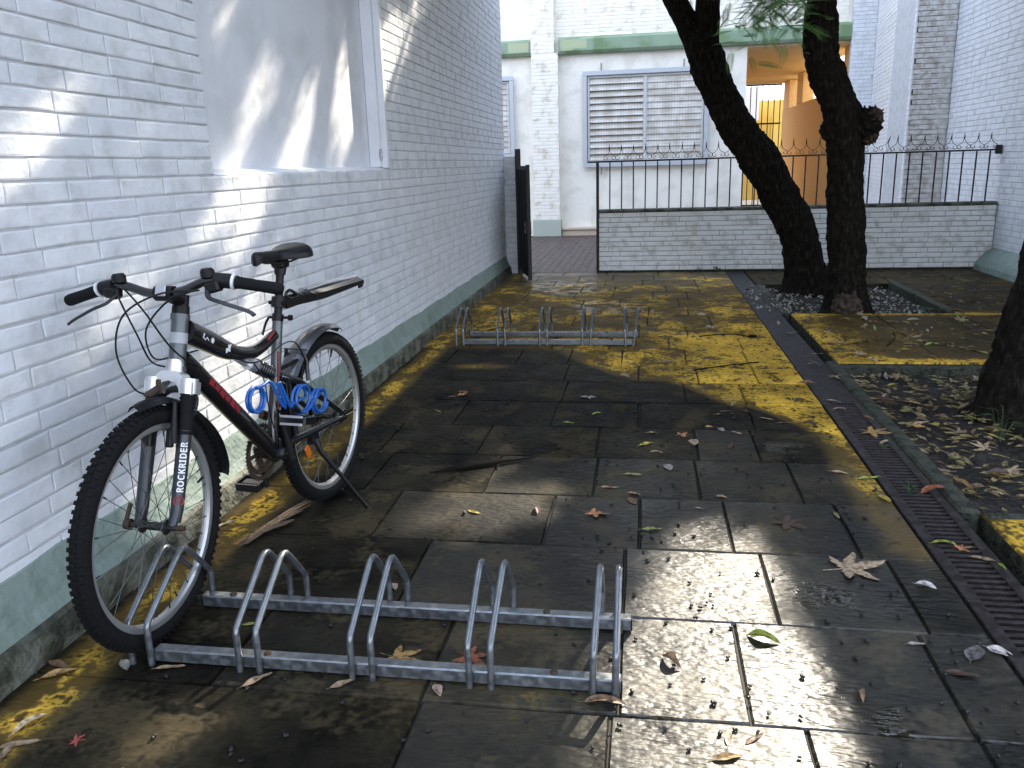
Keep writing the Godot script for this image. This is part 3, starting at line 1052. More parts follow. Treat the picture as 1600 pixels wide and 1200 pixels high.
func slab_mesh(x0: float, x1: float, z0: float, z1: float, R: Rect2, r: RandomNumberGenerator, gap: float) -> ArrayMesh:
	# local to its own middle; texture coordinates from the place on the ground
	var mb := MB.new()
	var cx := (x0 + x1) * 0.5
	var cz := (z0 + z1) * 0.5
	var g := gap * 0.5
	var lo := []
	var hi := []
	var pts := [Vector2(x0 + g, z0 + g), Vector2(cx, z0 + g), Vector2(x1 - g, z0 + g), Vector2(x1 - g, cz), Vector2(x1 - g, z1 - g), Vector2(cx, z1 - g), Vector2(x0 + g, z1 - g), Vector2(x0 + g, cz)]
	for p in pts:
		var j := Vector2(r.randf_range(-1, 1), r.randf_range(-1, 1)) * 0.0018
		var q: Vector2 = p + j
		var inn := Vector2(signf(cx - p.x), signf(cz - p.y)) * 0.0045
		if absf(cx - p.x) < 0.001:
			inn.x = 0
		if absf(cz - p.y) < 0.001:
			inn.y = 0
		lo.append(Vector3(q.x, -0.009, q.y))
		hi.append(Vector3(q.x + inn.x, r.randf_range(-0.0012, 0.0016), q.y + inn.y))
	var uv := func(v: Vector3) -> Vector2:
		return Vector2((v.x - R.position.x) / R.size.x, 1.0 - (v.z - R.position.y) / R.size.y)
	var loc := func(v: Vector3) -> Vector3:
		return Vector3(v.x - cx, v.y, -(v.z - cz))
	var c := Vector3(cx, r.randf_range(-0.001, 0.0015), cz)
	for i in 8:
		var k := (i + 1) % 8
		mb.tri(loc.call(c), loc.call(hi[i]), loc.call(hi[k]), Vector3.UP, uv.call(c), uv.call(hi[i]), uv.call(hi[k]))
		var mid: Vector3 = (lo[i] + lo[k]) * 0.5 - c
		mb.quad_uv(loc.call(lo[i]), loc.call(lo[k]), loc.call(hi[k]), loc.call(hi[i]), Vector3(mid.x, 0.3, -mid.z), uv.call(lo[i]), uv.call(lo[k]), uv.call(hi[k]), uv.call(hi[i]))
	return mb.mesh()


# the paving is wettest right of the near rack and drains off towards the wall and the middle
func wetness(called: String, x: float, z: float) -> String:
	var d := sqrt(pow((x - 0.30) / 0.62, 2.0) + pow((z - 1.85) / 0.95, 2.0))
	if called == "paving_far":
		d = 1.0 + (9.6 - z) * 0.9
	return called + ("_wet" if d < 0.95 else ("_moist" if d < 1.35 else ("_damp" if d < 1.9 else "")))


func build_ground() -> void:
	var mb := MB.new()
	span(mb, -70, 70, -0.40, -0.20, -70, 120)
	structure(put("ground", mb.mesh(), M["soil"]))
	# open concrete yard where the photographer stands and around
	mb = MB.new()
	span(mb, -1.7, 12.0, -0.19, -0.004, -30, 0.79)
	structure(put("yard", mb.mesh(), M["plain_concrete"]))
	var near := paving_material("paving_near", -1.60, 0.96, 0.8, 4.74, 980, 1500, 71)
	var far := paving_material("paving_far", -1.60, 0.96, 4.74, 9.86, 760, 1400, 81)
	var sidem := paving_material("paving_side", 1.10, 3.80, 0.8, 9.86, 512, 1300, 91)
	var t := Node3D.new()
	t.name = "pavement"
	add_child(t)
	structure(t)
	put("paving_bed", one(-1.62, 0.925, -0.15, -0.0105, 0.8, 9.86), M["slab_joint"], t)
	var r := RandomNumberGenerator.new()
	r.seed = 33
	var known := {0: [-0.525, -0.067, 0.373, 0.74], 1: [-1.08, -0.527, -0.05, 0.254, 0.735], 2: [-0.72, -0.052, 0.382, 0.77], 3: [-0.95, -0.335, -0.007, 0.30, 0.70], 4: [-1.12, -0.62, -0.19, 0.22, 0.60], 5: [-1.2, -0.74, -0.205, 0.24, 0.50], 6: [-0.95, -0.45, -0.02, 0.53], 7: [-0.44, 0.225, 0.54], 8: [-0.47, -0.03, 0.32, 0.66]}
	var row := -2
	while true:
		var z0 := 1.68 + 0.437 * (row - 1)
		if z0 > 9.8:
			break
		var z1 := minf(z0 + 0.437, 9.85)
		if z1 - z0 < 0.1:
			break
		var cuts := [-1.60]
		if known.has(row):
			cuts.append_array(known[row])
		else:
			var x := -1.6 + r.randf_range(0.25, 0.5)
			while x < 0.72:
				cuts.append(x)
				x += r.randf_range(0.32, 0.60)
		cuts.append(0.922)
		for i in cuts.size() - 1:
			var isnear := z1 < 4.76
			var R := Rect2(-1.60, 0.8, 2.56, 3.94) if isnear else Rect2(-1.60, 4.74, 2.56, 5.12)
			var ms := slab_mesh(cuts[i], cuts[i + 1], z0, z1, R, r, 0.0058 if i % 3 else 0.0045)
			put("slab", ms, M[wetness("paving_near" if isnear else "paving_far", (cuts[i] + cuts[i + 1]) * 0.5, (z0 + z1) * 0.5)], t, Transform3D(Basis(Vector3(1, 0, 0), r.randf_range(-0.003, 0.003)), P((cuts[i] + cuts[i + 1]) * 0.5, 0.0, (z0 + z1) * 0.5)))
		row += 1
	# side paths between and around the tree beds
	var s := Node3D.new()
	s.name = "side_pavement"
	add_child(s)
	structure(s)
	for q in [[1.20, 3.76, 0.8, 2.96], [1.20, 3.76, 5.28, 7.02], [2.47, 3.76, 7.02, 9.80], [1.14, 2.47, 8.72, 9.80]]:
		put("paving_bed", one(q[0], q[1], -0.15, -0.0105, q[2], q[3]), M["mossy_concrete"], s)
		var nx := maxi(1, int(round((q[1] - q[0]) / 0.62)))
		var nz := maxi(1, int(round((q[3] - q[2]) / 0.55)))
		for i in nx:
			for j in nz:
				var xa := lerpf(q[0], q[1], float(i) / nx)
				var xb := lerpf(q[0], q[1], float(i + 1) / nx)
				var za := lerpf(q[2], q[3], float(j) / nz)
				var zb := lerpf(q[2], q[3], float(j + 1) / nz)
				put("slab", slab_mesh(xa, xb, za, zb, Rect2(1.10, 0.8, 2.70, 9.06), r, 0.005), sidem, s, Transform3D(Basis(), P((xa + xb) * 0.5, 0, (za + zb) * 0.5)))
	# kerbs and beds
	var k := Node3D.new()
	k.name = "kerb"
	add_child(k)
	structure(k)
	for q in [[1.122, 1.198, 2.94, 5.27, 0.012], [1.205, 3.76, 2.90, 2.955, 0.008], [1.122, 1.20, 7.03, 8.71, 0.006], [2.40, 2.465, 7.03, 8.71, 0.035]]:
		var z := float(q[2])
		while z < q[3] - 0.05:
			var ze := minf(z + 0.82, q[3])
			put("kerb_stone", one(q[0], q[1], -0.18, q[4] + r.randf_range(-0.003, 0.003), z + 0.003, ze, 0.012), M["mossy_concrete"], k)
			z = ze
	put("bed_face", one(1.20, 3.76, -0.18, -0.014, 5.22, 5.279, 0.008), M["damp_concrete"] if false else M["mossy_concrete"], k)
	put("bed_face", one(1.20, 2.47, -0.18, -0.014, 7.021, 7.06, 0.008), M["mossy_concrete"], k)
	var fn := noise(3.0, 4, 95)
	for q in [[1.19, 3.78, 2.95, 5.24, -0.075], [1.19, 2.42, 7.05, 8.75, -0.045]]:
		mb = MB.new()
		var nx := 40
		var nz := 36
		for i in nx:
			for j in nz:
				var c := []
				for dd in [[0, 0], [1, 0], [1, 1], [0, 1]]:
					var x := lerpf(q[0], q[1], float(i + dd[0]) / nx)
					var z := lerpf(q[2], q[3], float(j + dd[1]) / nz)
					var rise := 0.10 * exp(-(pow(x - 1.95, 2.0) + pow(z - 4.3, 2.0)) / 0.16)
					c.append(P(x, q[4] + fn.get_noise_2d(x, z) * 0.03 + rise, z))
				mb.quad(c[0], c[1], c[2], c[3], Vector3.UP)
		structure(put("soil", mb.mesh(), M["soil"]))
	# flat dark strip over the far drain, then the cast iron grate
	structure(put("drain_strip", one(0.9265, 1.119, -0.16, -0.003, 4.36, 9.80), M["dark_strip"]))
	var g := thing("drain_grate", "long rusty brown cast iron drain grate running along the right edge of the paving", "drain grate", P(1.02, 0, 2.6))
	var off := Transform3D(Basis(), -g.position)
	put("channel", one(0.9265, 1.119, -0.20, -0.12, 0.8, 4.358), M["slab_joint"], g, off)
	for x in [[0.928, 0.965], [1.083, 1.118]]:
		var z := 0.8
		while z < 4.3:
			var ze := minf(z + 0.75, 4.355)
			put("rim", one(x[0], x[1], -0.119, 0.004, z + 0.001, ze - 0.001, 0.003), M["cast_iron"], g, off)
			z = ze
	var sm := MB.new()
	sm.box(Vector3.ZERO, Vector3(0.1175, 0.026, 0.016), Basis(), 0.002)
	var slat := sm.mesh()
	var z := 0.83
	while z < 4.33:
		put("slat", slat, M["cast_iron"], g, Transform3D(Basis(Vector3(1, 0, 0), r.randf_range(-0.05, 0.05)), P(1.024, -0.012 + r.randf_range(-0.001, 0.001), z) - g.position))
		z += 0.0335
	# courtyard beyond the gate
	var y := Node3D.new()
	y.name = "courtyard_paving"
	add_child(y)
	structure(y)
	put("paving_bed", one(-7.0, 4.7, -0.15, -0.012, 9.865, 23.5), M["courtyard_tile"], y)
	var tl := MB.new()
	tl.box(Vector3.ZERO, Vector3(0.192, 0.02, 0.094), Basis(), 0.004)
	var trs := []
	var zz := 9.92
	var rowi := 0
	while zz < 15.1:
		var x := -2.6 + (0.1 if rowi % 2 else 0.0)
		while x < 1.2:
			trs.append(Transform3D(Basis(Vector3(r.randf_range(-1, 1), 0, r.randf_range(-1, 1)).normalized(), r.randf_range(-0.006, 0.006)), P(x, -0.0085, zz)))
			x += 0.2
		zz += 0.1
		rowi += 1
	many("tile", tl.mesh(), M["courtyard_tile"], trs, y)


# ------------------------------------------------------------------ bicycle racks
func hoop_mesh() -> ArrayMesh:
	# in the plane x = 0; z forward is towards the photographer
	var key := [Vector2(0.0, 0.0), Vector2(0.0, 0.105), Vector2(0.006, 0.122), Vector2(0.165, 0.222), Vector2(0.185, 0.233), Vector2(0.205, 0.236), Vector2(0.222, 0.230), Vector2(0.240, 0.212), Vector2(0.325, 0.112), Vector2(0.332, 0.096), Vector2(0.332, 0.012)]
	var pts := []
	for k in key:
		pts.append(Vector3(0, k.y, -k.x))
	var mb := MB.new()
	mb.tube(pts, [0.0088], 10)
	return mb.mesh()


func build_racks() -> void:
	var hoop := hoop_mesh()
	for which in 2:
		var at := P(-0.66, 0, 1.745) if which == 0 else P(-0.675, 0, 5.735)
		var t := thing("bicycle_rack", ["galvanised five place bicycle rack in the foreground holding the bicycle's front wheel", "empty galvanised bicycle rack standing farther back near the open gate"][which], "bicycle rack", at, "floor bicycle racks")
		for k in 2:
			var z := -0.026 if k == 0 else -0.308
			var rail := MB.new()
			rail.box(Vector3(0, 0.0215, z), Vector3(1.232 if k == 0 else 1.27, 0.036, 0.034), Basis(), 0.0035)
			var rl := put("rail", rail.mesh(), M["galvanised"], t)
			for x in ([0.45, -0.30] if k == 0 else [-0.54, 0.40]):
				var b := MB.new()
				b.lathe([Vector2(0.0, 0.006), Vector2(0.0075, 0.0055), Vector2(0.0095, 0.0035), Vector2(0.0105, 0.0)], 12, Transform3D(Basis(Vector3(1, 0, 0), -PI / 2), Vector3(x, 0.0395, z)))
				put("bolt", b.mesh(), M["rusty_steel"], rl)
			for e in [-1, 1]:
				var cap := MB.new()
				cap.box(Vector3(e * ((1.232 if k == 0 else 1.27) * 0.5 + 0.001), 0.0215, z), Vector3(0.003, 0.033, 0.031))
				put("end_cap", cap.mesh(), M["black_plastic"], rl)
		for i in 5:
			for s in 2:
				var x := -0.621 - 0.052 + 0.305 * i + 0.054 * s
				var tilt := rng.randf_range(-0.02, 0.02)
				if which == 1 and i == 4:
					tilt = -0.13 if s == 1 else 0.05
				elif which == 1 and i == 3 and s == 1:
					tilt = -0.08
				put("hoop", hoop, M["galvanised"], t, Transform3D(Basis(Vector3(0, 0, 1), tilt) * Basis(Vector3(0, 1, 0), rng.randf_range(-0.015, 0.015)), Vector3(x, 0, 0)))


# ------------------------------------------------------------------ bicycle
# its own frame: x forward, y up, z towards the rider's right; origin where the rear tyre meets the ground
const R_WHEEL := 0.330
const FRONT := 1.03

func bp(f: float, h: float, s := 0.0) -> Vector3:
	return Vector3(f, h, -s)


func smooth_pts(pts: Array, n := 6) -> Array:
	var c := Curve3D.new()
	for i in pts.size():
		var a: Vector3 = pts[maxi(i - 1, 0)]
		var b: Vector3 = pts[mini(i + 1, pts.size() - 1)]
		var tg: Vector3 = (b - a) / 6.0
		c.add_point(pts[i], -tg, tg)
	var out := []
	for i in pts.size() - 1:
		for k in n:
			out.append(c.sample(i, float(k) / n))
	out.append(pts[pts.size() - 1])
	return out


func wheel(parent: Node, at: Transform3D, front: bool) -> void:
	var hub := MB.new()
	hub.lathe([Vector2(0.0, -0.062), Vector2(0.009, -0.062), Vector2(0.009, -0.040), Vector2(0.021, -0.037), Vector2(0.021, -0.033), Vector2(0.012, -0.028), Vector2(0.011, 0.028), Vector2(0.021, 0.033), Vector2(0.021, 0.037), Vector2(0.009, 0.040), Vector2(0.009, 0.062), Vector2(0.0, 0.062)], 18)
	var w := put("front_wheel" if front else "rear_wheel", hub.mesh(), M["dark_steel"], parent, at)
	var ty := MB.new()
	var prof := []
	for i in 17:
		var a := lerpf(-2.4, 2.4, i / 16.0)
		prof.append(Vector2(0.301 + 0.025 * cos(a), 0.0245 * sin(a)))
	ty.lathe(prof, 96)
	# tread blocks
	var n := 92
	for i in n:
		var a := TAU * i / n
		for lane in [-1, 0, 1]:
			var aa: float = a + (0.5 * TAU / n if lane == 0 else 0.0)
			var tilt: float = lane * 0.62
			var rad := Vector3(cos(aa), sin(aa), 0)
			var tan_ := Vector3(-sin(aa), cos(aa), 0)
			var out := (rad * cos(tilt) + Vector3(0, 0, 1) * sin(tilt)).normalized()
			var side := out.cross(tan_)
			var c := Vector3(cos(aa), sin(aa), 0) * 0.301 + out * 0.0265
			ty.box(c, Vector3(0.0100, 0.0062, 0.010 if lane else 0.013), Basis(tan_, out, side))
	put("tyre", ty.mesh(), M["tyre_rubber"], w)
	var rim := MB.new()
	rim.lathe([Vector2(0.2865, -0.0125), Vector2(0.2685, -0.0115), Vector2(0.262, -0.006), Vector2(0.2605, 0.0), Vector2(0.262, 0.006), Vector2(0.2685, 0.0115), Vector2(0.2865, 0.0125)], 72)
	put("rim", rim.mesh(), M["alloy_rim"], w)
	var sp := MB.new()
	var hol := MB.new()
	for i in 32:
		var side := 1.0 if i % 2 == 0 else -1.0
		var lead := 1.0 if (i / 2) % 2 == 0 else -1.0
		var a := TAU * i / 32.0
		var ah := a + lead * 1.05
		sp.tube([Vector3(cos(ah) * 0.0195, sin(ah) * 0.0195, side * 0.035), Vector3(cos(a) * 0.2625, sin(a) * 0.2625, side * 0.004)], [0.0011], 5, false)
		hol.tube([Vector3(cos(a) * 0.246, sin(a) * 0.246, side * 0.0052), Vector3(cos(a) * 0.2615, sin(a) * 0.2615, side * 0.0035)], [0.0022], 6, true)
	put("spokes", sp.mesh(), M["spoke_steel"], w).set_meta("kind", "stuff")
	put("nipples", hol.mesh(), M["dark_steel"], w).set_meta("kind", "stuff")
	var va := MB.new()
	var av := 2.86 if front else 1.9
	va.tube([Vector3(cos(av) * 0.262, sin(av) * 0.262, 0), Vector3(cos(av) * 0.232, sin(av) * 0.232, 0)], [0.0042, 0.0032], 8)
	put("valve", va.mesh(), M["black_plastic"], w)
	if not front:
		for q in [-0.50]:
			var rf := MB.new()
			var rd := Vector3(cos(q), sin(q), 0)
			var tn := Vector3(-sin(q), cos(q), 0)
			rf.box(rd * 0.185, Vector3(0.030, 0.052, 0.012), Basis(rd, tn, Vector3(0, 0, 1)), 0.006)
			put("reflector", rf.mesh(), M["orange_reflector"], w)
		var cs := MB.new()
		for c in 6:
			var rr := 0.046 - c * 0.0055
			cs.lathe([Vector2(0.012, 0.0), Vector2(rr - 0.004, 0.0), Vector2(rr, 0.0012), Vector2(rr - 0.004, 0.0024), Vector2(0.012, 0.0024)], 26, Transform3D(Basis(), Vector3(0, 0, 0.036 + c * 0.0042)))
		put("cassette", cs.mesh(), M["rusty_steel"], w)


func fender_mesh(a0: float, a1: float, rad: float, w: Callable, n := 26) -> ArrayMesh:
	# curved guard round an axle at the origin; angles from forward, counter-clockwise seen from the rider's left... drawn in x-y
	var mb := MB.new()
	var prev := []
	for i in n + 1:
		var u := float(i) / n
		var a := lerpf(a0, a1, u)
		var rd := Vector3(cos(a), sin(a), 0)
		var hw: float = w.call(u)
		var cur := []
		for j in 7:
			var s := (j / 6.0) * 2.0 - 1.0
			cur.append(rd * (rad - 0.016 * s * s) + Vector3(0, 0, hw * s))
		for j in 7:
			var s := (1.0 - j / 6.0) * 2.0 - 1.0
			cur.append(rd * (rad - 0.0025 - 0.016 * s * s) + Vector3(0, 0, hw * s * 0.97))
		if prev.size():
			for j in 14:
				var k := (j + 1) % 14
				mb.quad(prev[j], cur[j], cur[k], prev[k], rd if j < 6 else (-rd if (j > 6 and j < 13) else Vector3(0, 0, 1 if j == 6 else -1)))
		else:
			for j in 6:
				mb.quad(cur[j], cur[j + 1], cur[12 - j], cur[13 - j], Vector3(sin(a), -cos(a), 0))
		prev = cur
	for j in 6:
		mb.quad(prev[j], prev[j + 1], prev[12 - j], prev[13 - j], Vector3(-sin(a1), cos(a1), 0))
	return mb.mesh()


func build_bicycle() -> void:
	var root_at := P(-1.2234, 0.0, 2.9176)
	var t := thing("bicycle", "black full suspension mountain bicycle with silver fork crown leaning by the white brick wall", "bicycle", root_at)
	var hd := 0.0938
	var fw := Vector3(-sin(hd), 0, cos(hd))
	var right := Vector3(-cos(hd), 0, -sin(hd))
	var lean := 0.013
	t.basis = Basis(fw, Vector3.UP, right) * Basis(Vector3(1, 0, 0), -lean)
	# turn of the steering
	var ht_t := bp(0.808, 0.868)
	var ht_b := bp(0.852, 0.728)
	var ax := (ht_t - ht_b).normalized()
	var steer := Transform3D(Basis(), ht_b) * Transform3D(Basis(ax, 0.088), Vector3.ZERO) * Transform3D(Basis(), -ht_b)
	wheel(t, steer * Transform3D(Basis(Vector3(0, 0, 1), 0.12), bp(FRONT, R_WHEEL)), true)
	wheel(t, Transform3D(Basis(), bp(0, R_WHEEL)), false)
	var mb := MB.new()
	# frame: head tube, dropped top tube, down tube, seat tube
	mb.tube([ht_b - ax * 0.012, ht_b + ax * 0.006, ht_b + ax * 0.012, ht_t - ax * 0.012, ht_t - ax * 0.006, ht_t + ax * 0.008], [0.0265, 0.0265, 0.0235, 0.0235, 0.0265, 0.0265], 20)
	var f := put("head_tube", mb.mesh(), M["gunmetal"], t)
	mb = MB.new()
	mb.tube([ht_t - ax * 0.075 + Vector3(-0.0, 0, 0), ht_t - ax * 0.045], [0.0243], 20, false)
	put("head_badge", mb.mesh(), M["grey_decal"], f)
	mb = MB.new()
	mb.tube(smooth_pts([bp(0.80, 0.826), bp(0.70, 0.776), bp(0.60, 0.724), bp(0.50, 0.693), bp(0.42, 0.694), bp(0.325, 0.718)], 5), [0.036, 0.036, 0.0355, 0.035, 0.0345, 0.034, 0.033, 0.032, 0.031, 0.0295, 0.028, 0.0245, 0.024, 0.024, 0.0235, 0.023, 0.0225, 0.022, 0.0215, 0.021, 0.02, 0.02, 0.019, 0.019, 0.0185, 0.018], 18)
	var tt := put("top_tube", mb.mesh(), M["gloss_black"], t)
	mb = MB.new()
	mb.tube([bp(0.830, 0.752), bp(0.79, 0.712), bp(0.60, 0.522), bp(0.44, 0.362), bp(0.40, 0.322)], [0.029, 0.0305, 0.0295, 0.0275, 0.026], 20, true, Vector3.ZERO, 1.0)
	var dt := put("down_tube", mb.mesh(), M["gloss_black"], t)
	mb = MB.new()
	mb.tube([bp(0.288, 0.780), bp(0.30, 0.735), bp(0.340, 0.578)], [0.0175, 0.0175, 0.018], 18)
	var stt := put("seat_tube", mb.mesh(), M["gunmetal"], t)
	mb = MB.new()
	mb.tube([bp(0.3405, 0.576), bp(0.385, 0.42), bp(0.398, 0.335)], [0.019, 0.019, 0.020], 18)
	put("lower_seat_tube", mb.mesh(), M["gloss_black"], t)
	# decals: thin shells on the tubes
	for q in [[bp(0.772, 0.836), bp(0.640, 0.770)], [bp(0.40, 0.716), bp(0.345, 0.731)]]:
		mb = MB.new()
		mb.tube([q[0] + Vector3(0, 0.002, -0.022), q[1] + Vector3(0, 0.002, -0.014)], [0.0050, 0.0040], 6)
		put("red_stripe", mb.mesh(), M["red_decal"], tt)
	mb = MB.new()
	var dn := (bp(0.79, 0.712) - bp(0.60, 0.522)).normalized()
	var up2 := Vector3(-dn.y, dn.x, 0)
	for k in 6:
		var c := bp(0.60, 0.522) + dn * (0.035 + 0.032 * k) + Vector3(0, 0, -0.0300)
		mb.box(c, Vector3(0.026, 0.017 + 0.004 * (k % 2), 0.0012), Basis(dn, up2, Vector3(0, 0, 1)) * Basis(Vector3(0, 0, 1), 0.12 - 0.08 * (k % 3)), 0.0003)
	put("red_lettering", mb.mesh(), M["red_decal"], dt)
	mb = MB.new()
	mb.plate(PackedVector2Array([Vector2(-0.02, 0.002), Vector2(-0.004, 0.012), Vector2(0.0, 0.004), Vector2(0.012, 0.010), Vector2(0.02, -0.002), Vector2(0.006, -0.004), Vector2(0.0, -0.012), Vector2(-0.006, -0.003)]), bp(0.645, 0.742, 0.0352), Vector3(0.9, -0.43, 0), Vector3(0.43, 0.9, 0), 0.0012)
	mb.plate(PackedVector2Array([Vector2(-0.008, 0.0), Vector2(-0.003, 0.009), Vector2(0.006, 0.006), Vector2(0.008, -0.003), Vector2(0.0, -0.009)]), bp(0.722, 0.783, 0.0364), Vector3(1, 0, 0), Vector3(0, 1, 0), 0.0012)
	mb.tube([bp(0.757, 0.812, 0.0366), bp(0.765, 0.802, 0.0366), bp(0.757, 0.793, 0.0366), bp(0.747, 0.798, 0.0366), bp(0.742, 0.788, 0.0366)], [0.0018], 5)
	put("pale_emblem", mb.mesh(), M["white_decal"], tt)
	mb = MB.new()
	mb.tube([bp(0.335, 0.665, 0.0175), bp(0.353, 0.575, 0.0186), bp(0.374, 0.47, 0.019)], [0.0028], 6)
	put("red_stripe", mb.mesh(), M["red_decal"], stt)
	# bottom bracket, cranks, chainrings
	var bb := bp(0.395, 0.318)
	mb = MB.new()
	mb.lathe([Vector2(0.0, -0.048), Vector2(0.020, -0.048), Vector2(0.023, -0.036), Vector2(0.023, 0.036), Vector2(0.020, 0.048), Vector2(0.0, 0.048)], 20, Transform3D(Basis(), bb))
	mb.tube([bb + Vector3(0.01, -0.01, 0), bb + Vector3(-0.05, 0.015, 0)], [0.026, 0.022], 12)
	put("bottom_bracket", mb.mesh(), M["dark_steel"], t)
	mb = MB.new()
	for q in [[0.097, 0.046], [0.076, 0.052], [0.052, 0.040]]:
		var rr: float = q[0]
		mb.lathe([Vector2(rr - 0.013, q[1]), Vector2(rr, q[1]), Vector2(rr, q[1] + 0.0025), Vector2(rr - 0.013, q[1] + 0.0025)], 44, Transform3D(Basis(), bb), true)
		var teeth := int(rr * TAU / 0.0127)
		for i in teeth:
			var a := TAU * i / teeth
			mb.box(bb + Vector3(cos(a) * (rr + 0.002), sin(a) * (rr + 0.002), q[1] + 0.00125), Vector3(0.007, 0.005, 0.002), Basis(Vector3(0, 0, 1), a))
	for i in 5:
		var a := TAU * i / 5.0
		mb.box(bb + Vector3(cos(a) * 0.042, sin(a) * 0.042, 0.048), Vector3(0.075, 0.014, 0.005), Basis(Vector3(0, 0, 1), a), 0.001)
	put("chainring", mb.mesh(), M["rusty_steel"], t)
	mb = MB.new()
	var ch := []
	for i in 14:
		var a := lerpf(PI * 0.5, -PI * 0.5, i / 13.0)
		ch.append(bb + Vector3(cos(a) * 0.073, sin(a) * 0.073, 0.053))
	ch.append(bp(0.02, 0.262, -0.053)); ch.append(bp(-0.03, 0.255, -0.053)); ch.append(bp(-0.045, 0.285, -0.053)); ch.append(bp(-0.03, 0.355, -0.053)); ch.append(bp(0.0, 0.368, -0.053))
	mb.tube(ch, [0.0042], 6, false, Vector3(0, 0, 1), 1.0, true)
	put("chain", mb.mesh(), M["rusty_steel"], t)
	var cd := Vector3(0.28, 0.96, 0).normalized()
	for s in [1.0, -1.0]:
		mb = MB.new()
		var z: float = s * 0.066
		mb.tube([bb + Vector3(0, 0, z) + cd * (-s) * -0.018, bb + Vector3(0, 0, z) + cd * (-s) * 0.152], [0.0155, 0.0105], 10, true, Vector3(0, 0, 1), 0.62)
		mb.tube([bb + Vector3(0, 0, s * 0.03), bb + Vector3(0, 0, z + s * 0.008)], [0.011], 10)
		put("crank", mb.mesh(), M["dark_steel"], t)
		# cage pedal
		var pc: Vector3 = bb + Vector3(0, 0, z) + cd * (-s) * 0.145
		mb = MB.new()
		mb.tube([pc, pc + Vector3(0, 0, s * 0.102)], [0.0068, 0.0058], 8)
		var pb := Basis(Vector3(0, 0, 1), 0.25 if s < 0 else -0.1)
		for k in [-1.0, 1.0]:
			mb.box(pc + pb * Vector3(k * 0.034, 0, 0) + Vector3(0, 0, s * 0.058), Vector3(0.004, 0.026, 0.086), pb, 0.001)
			for j in [-1.0, 1.0]:
				mb.box(pc + pb * Vector3(k * 0.036, j * 0.012, 0) + Vector3(0, 0, s * 0.058), Vector3(0.010, 0.004, 0.084), pb, 0.001)
		mb.box(pc + Vector3(0, 0, s * 0.103), Vector3(0.072, 0.026, 0.005), pb, 0.001)
		mb.box(pc + Vector3(0, 0, s * 0.016), Vector3(0.072, 0.026, 0.005), pb, 0.001)
		mb.box(pc + Vector3(0, 0, s * 0.058), Vector3(0.040, 0.018, 0.07), pb, 0.004)
		put("pedal", mb.mesh(), M["dark_steel"] if s > 0 else M["gloss_black"], t)
		if s < 0:
			mb = MB.new()
			for j in [-1.0, 1.0]:
				mb.box(pc + pb * Vector3(0.0425, j * 0.0125, 0) + Vector3(0, 0, s * 0.058), Vector3(0.003, 0.008, 0.080), pb, 0.0005)
			put("pedal_edge", mb.mesh(), M["silver"], t)
	# rear swing arm
	mb = MB.new()
	for s in [1.0, -1.0]:
		mb.tube([bp(0.335, 0.575, s * 0.012), bp(0.27, 0.545, s * 0.045), bp(0.02, 0.365, s * 0.066), bp(-0.02, 0.335, s * 0.066)], [0.016, 0.013, 0.0105, 0.0095], 10)
		mb.tube([bp(0.375, 0.345, s * 0.03), bp(0.29, 0.345, s * 0.05), bp(0.0, 0.330, s * 0.066), bp(-0.02, 0.329, s * 0.066)], [0.015, 0.0135, 0.012, 0.010], 10)
		mb.box(bp(-0.008, 0.332, s * 0.066), Vector3(0.05, 0.046, 0.006), Basis(), 0.002)
		mb.tube([bp(0.30, 0.35, s * 0.036), bp(0.31, 0.565, s * 0.03)], [0.011, 0.010], 8)
	mb.tube([bp(0.0, 0.33, 0.085), bp(0.0, 0.33, -0.085)], [0.0075], 10)
	put("swing_arm", mb.mesh(), M["gloss_black"], t)
	# shock absorber under the top tube
	mb = MB.new()
	mb.tube([bp(0.560, 0.690), bp(0.520, 0.668), bp(0.470, 0.648)], [0.010, 0.012, 0.013], 12)
	mb.tube([bp(0.500, 0.661), bp(0.460, 0.644)], [0.022, 0.022], 14)
	put("shock", mb.mesh(), M["silver"], t)
	mb = MB.new()
	var sa := bp(0.462, 0.645)
	var sb := bp(0.372, 0.598)
	mb.tube([sa, sb], [0.015], 10)
	var coil := []
	for i in 66:
		var u := i / 65.0
		var a := u * TAU * 7.0
		var cdir := (sb - sa).normalized()
		var cup := Vector3(-cdir.y, cdir.x, 0)
		coil.append(sa.lerp(sb, u) + cup * cos(a) * 0.021 + Vector3(0, 0, 1) * sin(a) * 0.021)
	mb.tube(coil, [0.0048], 6)
	put("shock_spring", mb.mesh(), M["gloss_black"], t)
	# seat post, collar, saddle
	var sp0 := bp(0.292, 0.765)
	var spd := (bp(0.236, 0.965) - sp0).normalized()
	mb = MB.new()
	mb.tube([sp0, sp0 + spd * 0.185], [0.0138], 16)
	var post := put("seat_post", mb.mesh(), M["black_plastic"], t)
	mb = MB.new()
	mb.tube([sp0 + spd * -0.005, sp0 + spd * 0.020], [0.0195], 16)
	mb.tube([sp0 + spd * 0.008 + Vector3(0, 0, -0.045), sp0 + spd * 0.008 + Vector3(0, 0, 0.03)], [0.005], 8)
	mb.tube(smooth_pts([sp0 + spd * 0.008 + Vector3(0, 0, 0.034), sp0 + Vector3(0.02, -0.012, 0.036), sp0 + Vector3(0.045, -0.045, 0.036)], 4), [0.0055], 8, true, Vector3(0, 0, 1), 0.6)
	mb.tube([sp0 + spd * 0.008 + Vector3(0, 0, -0.042), sp0 + spd * 0.008 + Vector3(0, 0, -0.053)], [0.010], 10)
	put("quick_release", mb.mesh(), M["black_plastic"], post)
	mb = MB.new()
	var head := sp0 + spd * 0.185
	mb.tube([head - spd * 0.03, head - spd * 0.005], [0.019, 0.021], 14)
